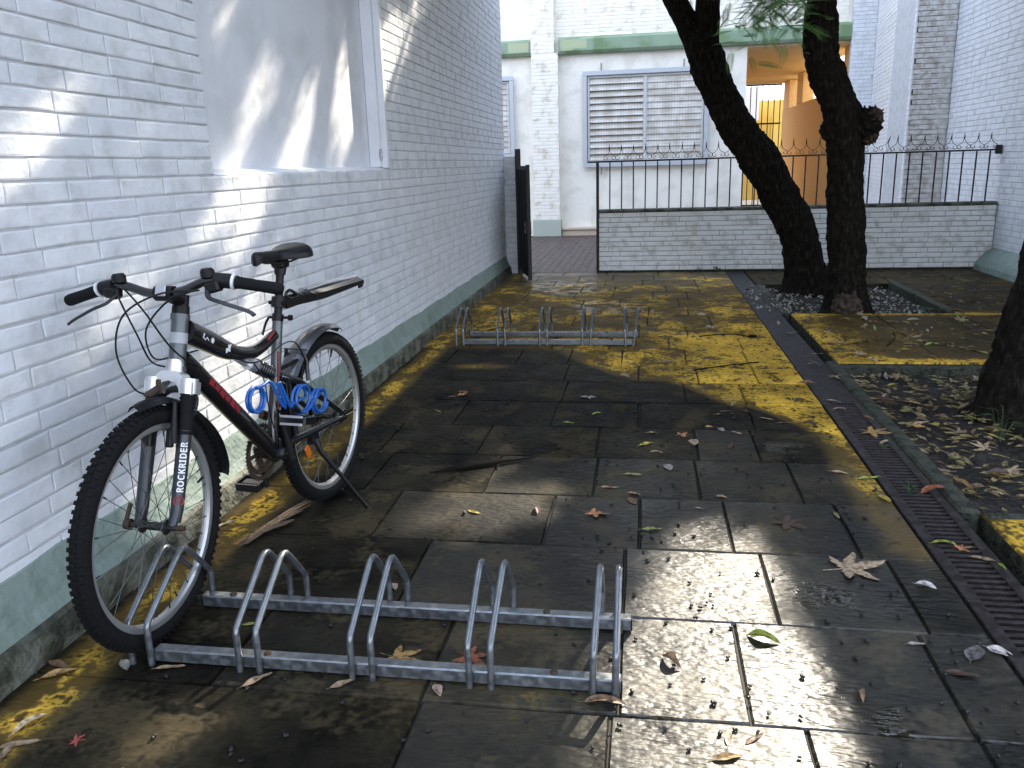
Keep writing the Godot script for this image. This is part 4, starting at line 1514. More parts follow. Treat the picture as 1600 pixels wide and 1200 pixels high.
	mb.box(head + Vector3(0.0, 0.008, 0), Vector3(0.055, 0.03, 0.048), Basis(), 0.008)
	mb.tube([head + Vector3(0, 0.004, -0.03), head + Vector3(0, 0.004, 0.03)], [0.007], 8)
	put("saddle_clamp", mb.mesh(), M["black_plastic"], post)
	mb = MB.new()
	for s in [1.0, -1.0]:
		mb.tube(smooth_pts([bp(0.385, 0.984, 0.008 * s), bp(0.30, 0.958, 0.020 * s), bp(0.20, 0.956, 0.022 * s), bp(0.14, 0.975, 0.042 * s), bp(0.12, 0.988, 0.05 * s)], 5), [0.0036], 7)
	put("saddle_rail", mb.mesh(), M["dark_steel"], post)
	mb = MB.new()
	var sad := []
	for i in 29:
		var u := i / 28.0
		var x := lerpf(0.402, 0.118, u)
		var hw := 0.020 + 0.005 * u + 0.052 * sst(0.42, 0.86, u)
		hw *= sqrt(maxf(0.0, 1.0 - pow(maxf(0.0, (u - 0.90) / 0.10), 2.0))) * sqrt(clampf((u + 0.004) / 0.05, 0.05, 1.0))
		var top := 1.006 + 0.007 * sst(0.5, 1.0, u) - 0.006 * sin(u * PI) - 0.012 * pow(1.0 - minf(u / 0.08, 1.0), 2.0)
		var drop := 0.032 + 0.010 * sst(0.5, 0.9, u)
		var ring := []
		for j in 13:
			var a := lerpf(-1.0, 1.0, j / 12.0)
			var yy := top - drop * pow(absf(a), 3.0)
			ring.append(bp(x, yy, hw * sin(a * PI * 0.5) * 1.0))
		for j in 13:
			var a := lerpf(1.0, -1.0, j / 12.0)
			ring.append(bp(x, top - drop - 0.003 + 0.012 * (1.0 - a * a), hw * a * 0.90))
		sad.append(ring)
	for i in 28:
		for j in 26:
			var k := (j + 1) % 26
			var up_ := Vector3.UP if j < 12 else Vector3.DOWN
			var lat := bp(0, 0, (sad[i][j].z * -1.0) * 6.0)
			mb.quad(sad[i][j], sad[i + 1][j], sad[i + 1][k], sad[i][k], up_ * 0.4 + lat)
	for e in [0, 28]:
		for j in range(1, 25):
			mb.tri(sad[e][0], sad[e][j], sad[e][j + 1], Vector3(1 if e == 0 else -1, 0, 0))
	put("saddle", mb.mesh(), M["saddle_black"], t)
	# clip-on beam mudguard behind the seat post
	mb = MB.new()
	var m0 := sp0 + spd * 0.060
	mb.tube([m0 - spd * 0.018, m0 + spd * 0.018], [0.024], 14)
	mb.tube([m0 + Vector3(0.01, 0, 0.03), m0 + Vector3(0.01, 0, -0.034)], [0.007], 8)
	var guard := put("beam_mudguard", mb.mesh(), M["black_plastic"], t)
	mb = MB.new()
	var prev := []
	for i in 21:
		var u := i / 20.0
		var x := lerpf(0.250, -0.325, u)
		var y := lerpf(0.812, 0.800, u) + 0.012 * sin(u * PI * 0.5) - 0.004 * sin(u * PI)
		var hw := 0.016 + 0.034 * sst(0.10, 0.42, u) - 0.004 * u
		var th := lerpf(0.032, 0.014, u)
		var cur := [bp(x, y + th * 0.5, -hw), bp(x, y + th * 0.5 + 0.012, -hw * 0.35), bp(x, y + th * 0.5 + 0.012, hw * 0.35), bp(x, y + th * 0.5, hw), bp(x, y - th * 0.5, hw), bp(x, y - th * 0.5, -hw)]
		if prev.size():
			for j in 6:
				var k := (j + 1) % 6
				mb.quad(prev[j], cur[j], cur[k], prev[k], (cur[j] + cur[k]) * 0.5 - bp(x, y))
		else:
			mb.quad(cur[0], cur[1], cur[2], cur[3], Vector3(1, 0, 0)); mb.quad(cur[0], cur[3], cur[4], cur[5], Vector3(1, 0, 0))
		prev = cur
	mb.quad(prev[0], prev[1], prev[2], prev[3], Vector3(-1, 0, 0)); mb.quad(prev[0], prev[3], prev[4], prev[5], Vector3(-1, 0, 0))
	mb.tube(smooth_pts([bp(0.17, 0.835, 0.012), bp(0.215, 0.856, 0.012), bp(0.245, 0.845, 0.012), bp(0.225, 0.828, 0.012)], 5), [0.006], 7)
	put("guard_blade", mb.mesh(), M["gloss_black"], guard)
	mb = MB.new()
	for s in [-0.022, -0.004, 0.014]:
		mb.tube([bp(0.09, 0.840, s), bp(-0.06, 0.842, s), bp(-0.335, 0.832, s)], [0.0035, 0.0048, 0.005], 6)
	put("guard_stripe", mb.mesh(), M["pearl_plastic"], guard)
	mb = MB.new()
	mb.plate(PackedVector2Array([Vector2(0, -0.012), Vector2(-0.03, -0.012), Vector2(-0.045, -0.006), Vector2(-0.045, 0.004), Vector2(-0.03, 0.010), Vector2(0, 0.010)]), bp(-0.325, 0.795, 0.02), Vector3(1, 0, 0), Vector3(0, 1, 0), 0.004)
	put("guard_tab", mb.mesh(), M["black_plastic"], guard)
	# rear fender
	put("rear_fender", fender_mesh(0.68, 2.08, 0.362, func(u): return 0.040 * (1.0 - 0.75 * pow(maxf(0.0, (u - 0.75) / 0.25), 2.0)), 30), M["guard_grey"], t, Transform3D(Basis(), bp(0.0, R_WHEEL)))
	mb = MB.new()
	mb.tube([bp(0.215, 0.605, 0.02), bp(0.33, 0.60, 0.01)], [0.008], 8)
	mb.tube([bp(0.20, 0.60, 0.03), bp(0.255, 0.53, 0.05)], [0.004], 6)
	put("fender_stay", mb.mesh(), M["black_plastic"], t)
	mb = MB.new()
	for s in [1.0, -1.0]:
		mb.tube([bp(0.21, 0.53, s * 0.05), bp(0.195, 0.60, s * 0.042), bp(0.20, 0.64, s * 0.03)], [0.0065], 8)
		mb.box(bp(0.205, 0.565, s * 0.028), Vector3(0.05, 0.014, 0.012), Basis(Vector3(0, 0, 1), 2.2), 0.002)
	mb.tube([bp(0.20, 0.64, 0.05), bp(0.20, 0.642, -0.04)], [0.0025], 6)
	put("rear_brake", mb.mesh(), M["dark_steel"], t)
	# kickstand on the rider's left
	mb = MB.new()
	mb.tube([bp(0.20, 0.305, 0.055), bp(0.205, 0.262, 0.075), bp(0.145, 0.13, 0.135), bp(0.105, 0.030, 0.182), bp(0.098, 0.008, 0.196)], [0.013, 0.010, 0.008, 0.0085, 0.010], 10)
	mb.box(bp(0.20, 0.31, 0.045), Vector3(0.05, 0.035, 0.03), Basis(), 0.004)
	put("kickstand", mb.mesh(), M["black_plastic"], t)
	# ---------------- steered parts
	var cr := bp(0.868, 0.700)
	var lt := bp(0.882, 0.690)
	var lb := bp(1.012, 0.338)
	mb = MB.new()
	for s in [1.0, -1.0]:
		var o := Vector3(0, 0, -s * 0.052)
		var ld := (lb - lt).normalized()
		mb.tube([lt + o + ld * 0.12, lt + o + ld * 0.15, lt + o + ld * 0.34, lb + o * 0.98 + Vector3(0.002, 0.0, 0)], [0.0195, 0.0195, 0.0175, 0.0150], 16)
		mb.tube([lt + o + ld * 0.335, lb + o * 0.95 + Vector3(0.016, -0.006, 0)], [0.016, 0.013], 10)
	# arch between the legs
	mb.tube(smooth_pts([lt + Vector3(0.040, -0.115, -0.052), lt + Vector3(0.0, -0.045, -0.048) + Vector3(-0.03, 0, 0), lt + Vector3(-0.03, -0.020, 0), lt + Vector3(-0.03, -0.045, 0.055), lt + Vector3(0.040, -0.115, 0.052)], 5), [0.011], 8)
	var fork := put("fork", mb.mesh(), M["fork_black"], t, steer)
	mb = MB.new()
	for s in [1.0, -1.0]:
		var o := Vector3(0, 0, -s * 0.052)
		var ld := (lb - lt).normalized()
		var pts := []
		var rads := []
		for i in 21:
			pts.append(lt + o + ld * (0.018 + 0.118 * i / 20.0))
			rads.append(0.0235 if i % 2 else 0.0190)
		mb.tube(pts, rads, 16)
	put("fork_boot", mb.mesh(), M["black_rubber"], fork)
	# crown: a silver bridge with a clamp round each leg
	mb = MB.new()
	var ol := PackedVector2Array()
	for q in [[-0.072, -0.020], [-0.072, 0.016], [-0.046, 0.020], [-0.034, 0.036], [-0.020, 0.044], [0.020, 0.044], [0.034, 0.036], [0.046, 0.020], [0.072, 0.016], [0.072, -0.020], [0.034, -0.020], [0.030, -0.002], [0.018, 0.012], [0.0, 0.017], [-0.018, 0.012], [-0.030, -0.002], [-0.034, -0.020]]:
		ol.append(Vector2(q[0], q[1]))
	mb.plate(ol, cr + Vector3(0.012, -0.016, 0), Vector3(0, 0, -1), (ax + Vector3(0.0, 0, 0)).normalized(), 0.044)
	for s in [1.0, -1.0]:
		mb.tube([lt + Vector3(0, 0, s * 0.052) + ax * -0.022, lt + Vector3(0, 0, s * 0.052) + ax * 0.020], [0.0245], 18)
	mb.tube([cr + ax * 0.02, cr + ax * 0.058], [0.0255, 0.0235], 16)
	put("fork_crown", mb.mesh(), M["silver"], fork)
	# words and emblem on the outer face of the left leg, roundel on the right leg
	var ld2 := (lb - lt).normalized()
	var tm := TextMesh.new()
	tm.text = "ROCKRIDER"
	var sf := SystemFont.new()
	sf.font_names = PackedStringArray(["Droid Sans"])
	sf.font_weight = 700
	tm.font = sf
	tm.font_size = 32
	tm.pixel_size = 0.00078
	tm.depth = 0.0012
	var out_dir := (Vector3(0.80, 0, -0.60)).normalized()
	var across := ld2.cross(out_dir).normalized()
	out_dir = across.cross(ld2).normalized()
	for s in [1.0]:
		var ctr := lt + Vector3(0, 0, -s * 0.052) + ld2 * 0.225
		var bs := Basis(-ld2, (-ld2).cross(out_dir).normalized() * -1.0, out_dir)
		put("leg_lettering", tm, M["white_decal"], fork, Transform3D(bs, ctr + out_dir * 0.0185))
	for s in [1.0, -1.0]:
		mb = MB.new()
		var ctr := lt + Vector3(0, 0, -s * 0.052) + ld2 * (0.318 if s > 0 else 0.16)
		var od := out_dir if s > 0 else Vector3(0.85, 0.1, 0.5).normalized()
		var acr := ld2.cross(od).normalized()
		var ring := []
		for i in 22:
			var a := TAU * i / 26.0 + 0.6
			ring.append(ctr + od * 0.0172 - (od * 0.004) * pow(sin(a), 2.0) + ld2 * cos(a) * 0.013 + acr * sin(a) * 0.012)
		mb.tube(ring, [0.0026], 6)
		mb.tube([ctr + od * 0.0165 - ld2 * 0.004, ctr + od * 0.0165 + ld2 * 0.006], [0.0040], 6)
		put("red_roundel", mb.mesh(), M["red_decal"], fork)
	# front brake arms, cable noodle, hub nuts
	mb = MB.new()
	for s in [1.0, -1.0]:
		var o := Vector3(0.030, 0, -s * 0.040)
		mb.tube([lt + ld2 * 0.150 + o, lt + ld2 * 0.10 + o + Vector3(0.008, 0, 0), lt + ld2 * 0.035 + o * 0.9 + Vector3(0.012, 0, 0)], [0.012, 0.010, 0.007], 8)
		mb.box(lt + ld2 * 0.135 + o + Vector3(0.004, 0, s * 0.010), Vector3(0.022, 0.052, 0.018), Basis(Vector3(0, 0, 1), 0.35), 0.004)
	mb.tube([lt + ld2 * 0.035 + Vector3(0.04, 0, -0.05), lt + ld2 * 0.03 + Vector3(0.042, 0, 0.05)], [0.0022], 6)
	put("front_brake", mb.mesh(), M["black_plastic"], fork)
	mb = MB.new()
	mb.tube([bp(FRONT, R_WHEEL, 0.088), bp(FRONT, R_WHEEL, -0.092)], [0.0075], 10)
	mb.tube([bp(FRONT, R_WHEEL, -0.070), bp(FRONT, R_WHEEL, -0.088)], [0.015], 10)
	mb.tube([bp(FRONT, R_WHEEL, -0.088), bp(FRONT - 0.035, R_WHEEL + 0.045, -0.090)], [0.006], 8)
	put("axle", mb.mesh(), M["rusty_steel"], fork)
	# front fender with its bracket
	put("front_fender", fender_mesh(1.47, 3.08, 0.354, func(u): return 0.024 + 0.026 * sst(0.2, 0.8, u) - 0.010 * pow(maxf(0.0, (u - 0.88) / 0.12), 2.0) - 0.008 * pow(1.0 - minf(u / 0.1, 1.0), 2.0), 34), M["black_plastic"], t, steer * Transform3D(Basis(), bp(FRONT, R_WHEEL)))
	mb = MB.new()
	mb.box(bp(0.965, 0.694, -0.004), Vector3(0.06, 0.010, 0.024), Basis(Vector3(0, 0, 1), -0.12), 0.003)
	mb.box(bp(0.938, 0.700, -0.004), Vector3(0.008, 0.040, 0.014), Basis(Vector3(0, 0, 1), 0.1), 0.002)
	put("fender_bracket", mb.mesh(), M["rusty_steel"], t, steer)
	# stem, handlebar, grips, levers
	mb = MB.new()
	var s_top := ht_t + ax * 0.062
	mb.tube([ht_t + ax * 0.008, ht_t + ax * 0.030], [0.024], 16)
	mb.tube([ht_t + ax * 0.031, s_top], [0.021, 0.021], 16)
	mb.tube([s_top - ax * 0.018, bp(0.868, 0.944)], [0.019, 0.018], 12)
	mb.tube([bp(0.868, 0.944, 0.026), bp(0.868, 0.944, -0.026)], [0.0215], 14)
	var stem := put("stem", mb.mesh(), M["black_plastic"], t, steer)
	mb = MB.new()
	mb.box(bp(0.890, 0.955), Vector3(0.006, 0.030, 0.030), Basis(Vector3(0, 0, 1), 0.3), 0.002)
	put("stem_plate", mb.mesh(), M["pearl_plastic"], stem)
	mb = MB.new()
	var bar_pts := smooth_pts([bp(0.838, 0.936, 0.315), bp(0.856, 0.963, 0.20), bp(0.862, 0.972, 0.13), bp(0.867, 0.949, 0.055), bp(0.868, 0.944, 0.0), bp(0.867, 0.949, -0.055), bp(0.862, 0.972, -0.13), bp(0.856, 0.963, -0.20), bp(0.838, 0.936, -0.315)], 6)
	mb.tube(bar_pts, [0.0125], 14)
	var roll := Transform3D(Basis(), bp(0.868, 0.944)) * Transform3D(Basis(Vector3(1, 0, 0), 0.085), Vector3.ZERO) * Transform3D(Basis(), -bp(0.868, 0.944))
	var bar := put("handlebar", mb.mesh(), M["gloss_black"], t, steer * roll)
	for s in [1.0, -1.0]:
		mb = MB.new()
		mb.tube([bp(0.8555, 0.962, s * 0.205), bp(0.854, 0.9595, s * 0.215), bp(0.847, 0.949, s * 0.26), bp(0.8385, 0.937, s * 0.312), bp(0.837, 0.9345, s * 0.322), bp(0.836, 0.933, s * 0.327)], [0.0185, 0.0165, 0.0160, 0.0170, 0.0155, 0.010], 16)
		put("grip", mb.mesh(), M["black_rubber"], bar)
		mb = MB.new()
		mb.tube([bp(0.8566, 0.9645, s * 0.196), bp(0.8557, 0.963, s * 0.203)], [0.0225], 18)
		put("grip_ring", mb.mesh(), M["white_decal"], bar)
		mb = MB.new()
		mb.tube([bp(0.861, 0.9715, s * 0.148), bp(0.8566, 0.965, s * 0.194)], [0.021, 0.0205], 16)
		mb.box(bp(0.876, 0.955, s * 0.150), Vector3(0.034, 0.030, 0.042), Basis(Vector3(1, 0, 0), 0.2 * s), 0.006)
		mb.lathe([Vector2(0.0, 0.014), Vector2(0.014, 0.013), Vector2(0.019, 0.006), Vector2(0.019, -0.010), Vector2(0.0, -0.012)], 18, Transform3D(Basis(Vector3(1, 0, 0), -PI / 2), bp(0.866, 0.992, s * 0.132)))
		put("shifter", mb.mesh(), M["black_plastic"], bar)
		mb = MB.new()
		mb.tube(smooth_pts([bp(0.884, 0.952, s * 0.135), bp(0.910, 0.932, s * 0.150), bp(0.920, 0.918, s * 0.190), bp(0.914, 0.892, s * 0.255), bp(0.918, 0.880, s * 0.275)], 5), [0.007], 8, true, Vector3.UP, 0.55)
		put("brake_lever", mb.mesh(), M["dark_steel"], bar)
	# cables
	var cables := [
		[bp(0.905, 0.962, 0.115), bp(0.95, 0.955, 0.03), bp(0.975, 0.90, -0.06), bp(0.985, 0.80, -0.085), bp(0.965, 0.70, -0.06), bp(0.93, 0.672, -0.035)],
		[bp(0.905, 0.962, -0.115), bp(0.955, 0.965, -0.06), bp(0.97, 0.91, 0.0), bp(0.93, 0.82, 0.03), bp(0.87, 0.765, 0.035), bp(0.78, 0.715, 0.033)],
		[bp(0.90, 0.958, -0.12), bp(0.945, 0.935, -0.085), bp(0.945, 0.84, -0.045), bp(0.915, 0.765, -0.035), bp(0.86, 0.735, -0.03)],
		[bp(0.90, 0.962, 0.12), bp(0.935, 0.945, 0.06), bp(0.94, 0.86, -0.02), bp(0.90, 0.77, -0.035), bp(0.80, 0.752, -0.03), bp(0.66, 0.742, -0.027)],
	]
	mb = MB.new()
	for c in cables:
		mb.tube(smooth_pts(c, 8), [0.0026], 6)
	put("cable", mb.mesh(), M["black_plastic"], t, steer)
	mb = MB.new()
	mb.tube(smooth_pts([bp(0.66, 0.735, 0.024), bp(0.52, 0.668, 0.024), bp(0.42, 0.668, 0.03), bp(0.33, 0.69, 0.035), bp(0.26, 0.68, 0.04), bp(0.215, 0.62, 0.045), bp(0.20, 0.575, 0.045)], 8), [0.0026], 6)
	mb.tube(smooth_pts([bp(0.50, 0.665, 0.02), bp(0.47, 0.60, 0.035), bp(0.45, 0.50, 0.03), bp(0.43, 0.42, 0.03)], 6), [0.0022], 6)
	put("cable", mb.mesh(), M["black_plastic"], t)
	# derailleur
	mb = MB.new()
	mb.box(bp(-0.02, 0.275, -0.058), Vector3(0.03, 0.06, 0.014), Basis(Vector3(0, 0, 1), 0.4), 0.004)
	mb.tube([bp(-0.01, 0.30, -0.06), bp(0.01, 0.24, -0.06), bp(0.03, 0.19, -0.06)], [0.012, 0.010, 0.009], 8)
	mb.box(bp(0.36, 0.44, -0.045), Vector3(0.05, 0.03, 0.02), Basis(Vector3(0, 0, 1), 0.5), 0.004)
	put("derailleur", mb.mesh(), M["rusty_steel"], t)
	# coiled lock hanging on the seat tube and over the rear wheel
	var lk := thing("coiled_cable_lock", "bright blue coiled cable lock looped round the bicycle's seat tube and rear wheel", "cable lock", root_at)
	lk.basis = t.basis
	mb = MB.new()
	var pts := []
	var turn := func(c: Vector3, ru: float, rv: float, a0: float, a1: float, drift: Vector3) -> void:
		for i in 15:
			var u := i / 15.0
			var a := lerpf(a0, a1, u)
			pts.append(c + Vector3(cos(a) * ru, sin(a) * rv, 0) + drift * u)
	turn.call(bp(0.570, 0.560, 0.050), 0.040, 0.038, 2.2, 2.2 - TAU, Vector3(0, 0, -0.010))
	turn.call(bp(0.566, 0.560, 0.062), 0.042, 0.040, 2.2, 2.2 - TAU * 1.2, Vector3(0, 0, -0.006))
	for q in [[0.530, 0.600, 0.070], [0.508, 0.606, 0.072], [0.490, 0.596, 0.074], [0.468, 0.555, 0.076], [0.442, 0.505, 0.077], [0.432, 0.494, 0.080], [0.438, 0.512, 0.085], [0.462, 0.560, 0.087], [0.482, 0.592, 0.089], [0.472, 0.594, 0.092], [0.448, 0.550, 0.092], [0.422, 0.500, 0.092], [0.405, 0.490, 0.090], [0.392, 0.500, 0.086]]:
		pts.append(bp(q[0], q[1], q[2]))
	turn.call(bp(0.330, 0.496, 0.072), 0.055, 0.048, 3.3, 3.3 - TAU, Vector3(0, 0, -0.014))
	turn.call(bp(0.322, 0.496, 0.086), 0.053, 0.047, 3.3, 3.3 - TAU, Vector3(0, 0, -0.010))
	turn.call(bp(0.205, 0.456, 0.074), 0.049, 0.042, 2.6, 2.6 - TAU, Vector3(0, 0, -0.012))
	turn.call(bp(0.198, 0.456, 0.086), 0.047, 0.041, 2.6, 2.6 - TAU * 0.9, Vector3(0, 0, -0.006))
	mb.tube(pts, [0.0055], 9)
	put("cable", mb.mesh(), M["blue_cable"], lk)
	mb = MB.new()
	mb.tube([bp(0.405, 0.490, 0.096), bp(0.378, 0.470, 0.098)], [0.0095], 10)
	put("lock_barrel", mb.mesh(), M["black_plastic"], lk)


# ------------------------------------------------------------------ trees
func grid_to_mesh(rows: Array) -> ArrayMesh:
	# rows of equally many points, closed round; smooth normals
	var st := SurfaceTool.new()
	st.begin(Mesh.PRIMITIVE_TRIANGLES)
	var n: int = rows[0].size()
	var k := rows.size()
	for i in k:
		var ctr := Vector3.ZERO
		for p in rows[i]:
			ctr += p / n
		for j in n:
			var a: Vector3 = rows[mini(i + 1, k - 1)][j] - rows[maxi(i - 1, 0)][j]
			var b: Vector3 = rows[i][(j + 1) % n] - rows[i][(j - 1 + n) % n]
			var nn := a.cross(b).normalized()
			if nn.dot(rows[i][j] - ctr) < 0.0:
				nn = -nn
			st.set_normal(nn)
			st.set_uv(Vector2(float(j) / n, i * 0.02))
			st.add_vertex(rows[i][j])
	var h := k / 2
	var mid := Vector3.ZERO
	for p in rows[h]:
		mid += p / n
	var flip: bool = (rows[h + 1][0] - rows[h][0]).cross(rows[h][1] - rows[h][0]).dot(rows[h][0] - mid) > 0.0
	for i in k - 1:
		for j in n:
			var j2 := (j + 1) % n
			if flip:
				st.add_index(i * n + j); st.add_index(i * n + j2); st.add_index((i + 1) * n + j2)
				st.add_index(i * n + j); st.add_index((i + 1) * n + j2); st.add_index((i + 1) * n + j)
			else:
				st.add_index(i * n + j); st.add_index((i + 1) * n + j2); st.add_index(i * n + j2)
				st.add_index(i * n + j); st.add_index((i + 1) * n + j); st.add_index((i + 1) * n + j2)
	return st.commit()


func limb_mesh(path: Array, sides: int, step: float, amp: float, seed_: int, flare := false) -> ArrayMesh:
	# path entries [x, y, depth, radius]
	var c := Curve3D.new()
	var rs := []
	for i in path.size():
		var p := P(path[i][0], path[i][1], path[i][2])
		var a: Array = path[maxi(i - 1, 0)]
		var b: Array = path[mini(i + 1, path.size() - 1)]
		var tg: Vector3 = (P(b[0], b[1], b[2]) - P(a[0], a[1], a[2])) / 6.0
		c.add_point(p, -tg, tg)
		rs.append(path[i][3])
	var fr := noise(1.0, 4, seed_, FastNoiseLite.TYPE_SIMPLEX_SMOOTH, FastNoiseLite.FRACTAL_RIDGED)
	var fb := noise(1.0, 3, seed_ + 1)
	var rows := []
	var u := Vector3(0, 0, 1)
	for i in path.size() - 1:
		var L := c.get_point_position(i).distance_to(c.get_point_position(i + 1))
		var m := maxi(2, int(L / step))
		for k in m:
			var t := float(k) / m
			var p := c.sample(i, t)
			var q := c.sample(i, minf(t + 0.01, 1.0))
			var q0 := c.sample(i, maxf(t - 0.01, 0.0))
			var tan_ := (q - q0).normalized()
			u = (u - tan_ * u.dot(tan_)).normalized()
			var w := tan_.cross(u)
			var r: float = lerpf(rs[i], rs[i + 1], t * t * (3.0 - 2.0 * t))
			var ring := []
			for j in sides:
				var a := TAU * j / sides
				var d := u * cos(a) + w * sin(a)
				var s := p + d * r
				var ridge := fr.get_noise_3d(s.x * 15.0, s.y * 4.2, s.z * 15.0)
				var lump := fb.get_noise_3d(s.x * 5.0, s.y * 3.0, s.z * 5.0)
				var rr := r + amp * (ridge - 0.1) + amp * 1.1 * lump
				if flare:
					var fl := clampf((0.30 - p.y) / 0.34, 0.0, 1.0)
					rr += r * 0.35 * fl * fl * (0.35 + 0.65 * absf(sin(a * 2.5 + seed_)))
				ring.append(p + d * rr)
			rows.append(ring)
	return grid_to_mesh(rows)


func knob_mesh(r: float, seed_: int, rough: float) -> ArrayMesh:
	var f := noise(1.0, 5, seed_)
	var rows := []
	for i in 25:
		var a := lerpf(-PI * 0.499, PI * 0.499, i / 24.0)
		var ring := []
		for j in 30:
			var b := TAU * j / 30
			var d := Vector3(cos(a) * cos(b), sin(a), cos(a) * sin(b))
			var q := d * (1.0 + rough * f.get_noise_3d(d.x * 2.6, d.y * 2.6, d.z * 2.6) + rough * 0.6 * absf(f.get_noise_3d(d.x * 8, d.y * 8, d.z * 8)))
			ring.append(q * r)
		rows.append(ring)
	return grid_to_mesh(rows)


func frond_mesh(pairs: int, length: float, ll: float, lw: float, droop: float) -> ArrayMesh:
	var mb := MB.new()
	var at := func(u: float) -> Vector3:
		return Vector3(length * u, -droop * u * u, 0)
	mb.quad(at.call(0.0) + Vector3(0, 0, 0.0016), at.call(0.5) + Vector3(0, 0, 0.0014), at.call(0.5) - Vector3(0, 0, 0.0014), at.call(0.0) - Vector3(0, 0, 0.0016), Vector3.UP)
	mb.quad(at.call(0.5) + Vector3(0, 0, 0.0014), at.call(1.0), at.call(1.0), at.call(0.5) - Vector3(0, 0, 0.0014), Vector3.UP)
	for i in pairs:
		var u := 0.12 + 0.88 * i / (pairs - 1.0)
		var s := sin(PI * (0.22 + 0.66 * u))
		for side in [-1.0, 1.0]:
			var o: Vector3 = at.call(u)
			var d := Vector3(0.45, -0.25, side).normalized() * ll * s
			var w := Vector3(1, 0.1, 0) * lw * s * 0.5
			mb.quad(o, o + d * 0.5 + w, o + d, o + d * 0.5 - w, Vector3.UP)
	return mb.mesh()


# places that the sun reaches through the crowns: [point, radius of the gap across the sunbeam]
func sun_gaps() -> Array:
	var g := []
	for q in [
		[-1.75, 1.66, 3.78, 0.055], [-1.75, 1.53, 4.28, 0.085], [-1.75, 1.65, 4.56, 0.08], [-1.75, 1.77, 4.86, 0.03], [-1.75, 1.30, 3.43, 0.02], [-1.64, 1.20, 3.22, 0.01],
		[-1.75, 1.90, 3.52, 0.03], [-1.75, 1.47, 4.95, 0.03], [-1.64, 2.00, 5.54, 0.08], [-1.64, 1.74, 5.30, 0.04], [-1.64, 2.06, 6.48, 0.04], [-1.64, 2.36, 6.99, 0.05],
		[-1.64, 1.00, 4.96, 0.06], [-1.64, 0.80, 4.67, 0.05], [-1.64, 1.27, 2.02, 0.02], [-1.64, 1.40, 2.14, 0.04], [-1.64, 1.34, 2.59, 0.01], [-1.64, 1.16, 3.11, 0.05],
		[-1.64, 1.16, 3.39, 0.04], [-1.64, 0.52, 3.92, 0.06], [-1.64, 0.57, 4.25, 0.03], [-1.64, 0.40, 2.87, 0.12], [-1.60, 0.16, 2.76, 0.13], [-1.60, 0.12, 2.48, 0.11], [-1.58, 0.10, 2.19, 0.06],
		[-1.64, 0.79, 2.11, 0.02], [-1.64, 0.86, 2.40, 0.03], [-1.64, 0.42, 3.15, 0.06],
		[-1.47, 0.0, 2.62, 0.10], [-1.44, 0.0, 2.92, 0.07], [-1.04, 0.0, 1.60, 0.05], [-1.10, 0.0, 1.46, 0.04], [-0.53, 0.0, 2.81, 0.06], [-0.36, 0.0, 2.90, 0.04], [-0.75, 0.0, 2.90, 0.03], [-1.50, 0.0, 1.55, 0.04], [-1.25, 0.80, 3.15, 0.03], [0.31, 0.0, 2.46, 0.07], [0.28, 0.0, 2.25, 0.09]]:
		g.append([P(q[0], q[1], q[2]), q[3]])
	return g


func shaded(c: Vector3, gaps: Array, patch: PackedVector2Array, margin: float) -> bool:
	for g in gaps:
		var v: Vector3 = c - g[0]
		var along := v.dot(sun_dir)
		if along > 0.0 and (v - sun_dir * along).length() < g[1] + margin:
			return false
	var hit := c - sun_dir * (c.y / sun_dir.y)
	if hit.x > WALL_X and Geometry2D.is_point_in_polygon(Vector2(hit.x, -hit.z), patch):
		return false
	return true


func crown(parent: Node3D, blobs: Array, count: int, seed_: int, gaps: Array, patch: PackedVector2Array) -> void:  # unseen fronds placed to shade the scene, left out along the sun gaps
	var r := RandomNumberGenerator.new()
	r.seed = seed_
	var trs := []
	var tries := 0
	var f := noise(0.55, 3, seed_)
	while trs.size() < count and tries < count * 6:
		tries += 1
		var b: Array = blobs[r.randi() % blobs.size()]
		var d := Vector3(r.randfn(0, 1), r.randfn(0, 1), r.randfn(0, 1)).normalized() * pow(r.randf(), 0.42)
		var c := Vector3(b[0] + d.x * b[3], b[1] + d.y * b[4], -(b[2] + d.z * b[5]))
		var dist := Vector2(c.x, -c.z).length()
		if c.y < EYE + 0.185 * dist + 0.42 or c.x < WALL_X + 0.25 and c.y < 4.0:
			continue
		if f.get_noise_3dv(c) < -0.28:
			continue
		if not shaded(c, gaps, patch, 0.108):
			continue
		var bs := Basis(Vector3(0, 1, 0), r.randf() * TAU) * Basis(Vector3(0, 0, 1), r.randf_range(-0.9, 0.35)) * Basis(Vector3(1, 0, 0), r.randf_range(-0.6, 0.6))
		var sc := r.randf_range(0.75, 1.25)
		trs.append(Transform3D(bs * Basis.from_scale(Vector3.ONE * sc), c - parent.position - bs * Vector3(0.17, -0.02, 0) * sc))
	many("crown", frond_mesh(9, 0.32, 0.085, 0.030, 0.07), M["leaf_green"], trs, parent)


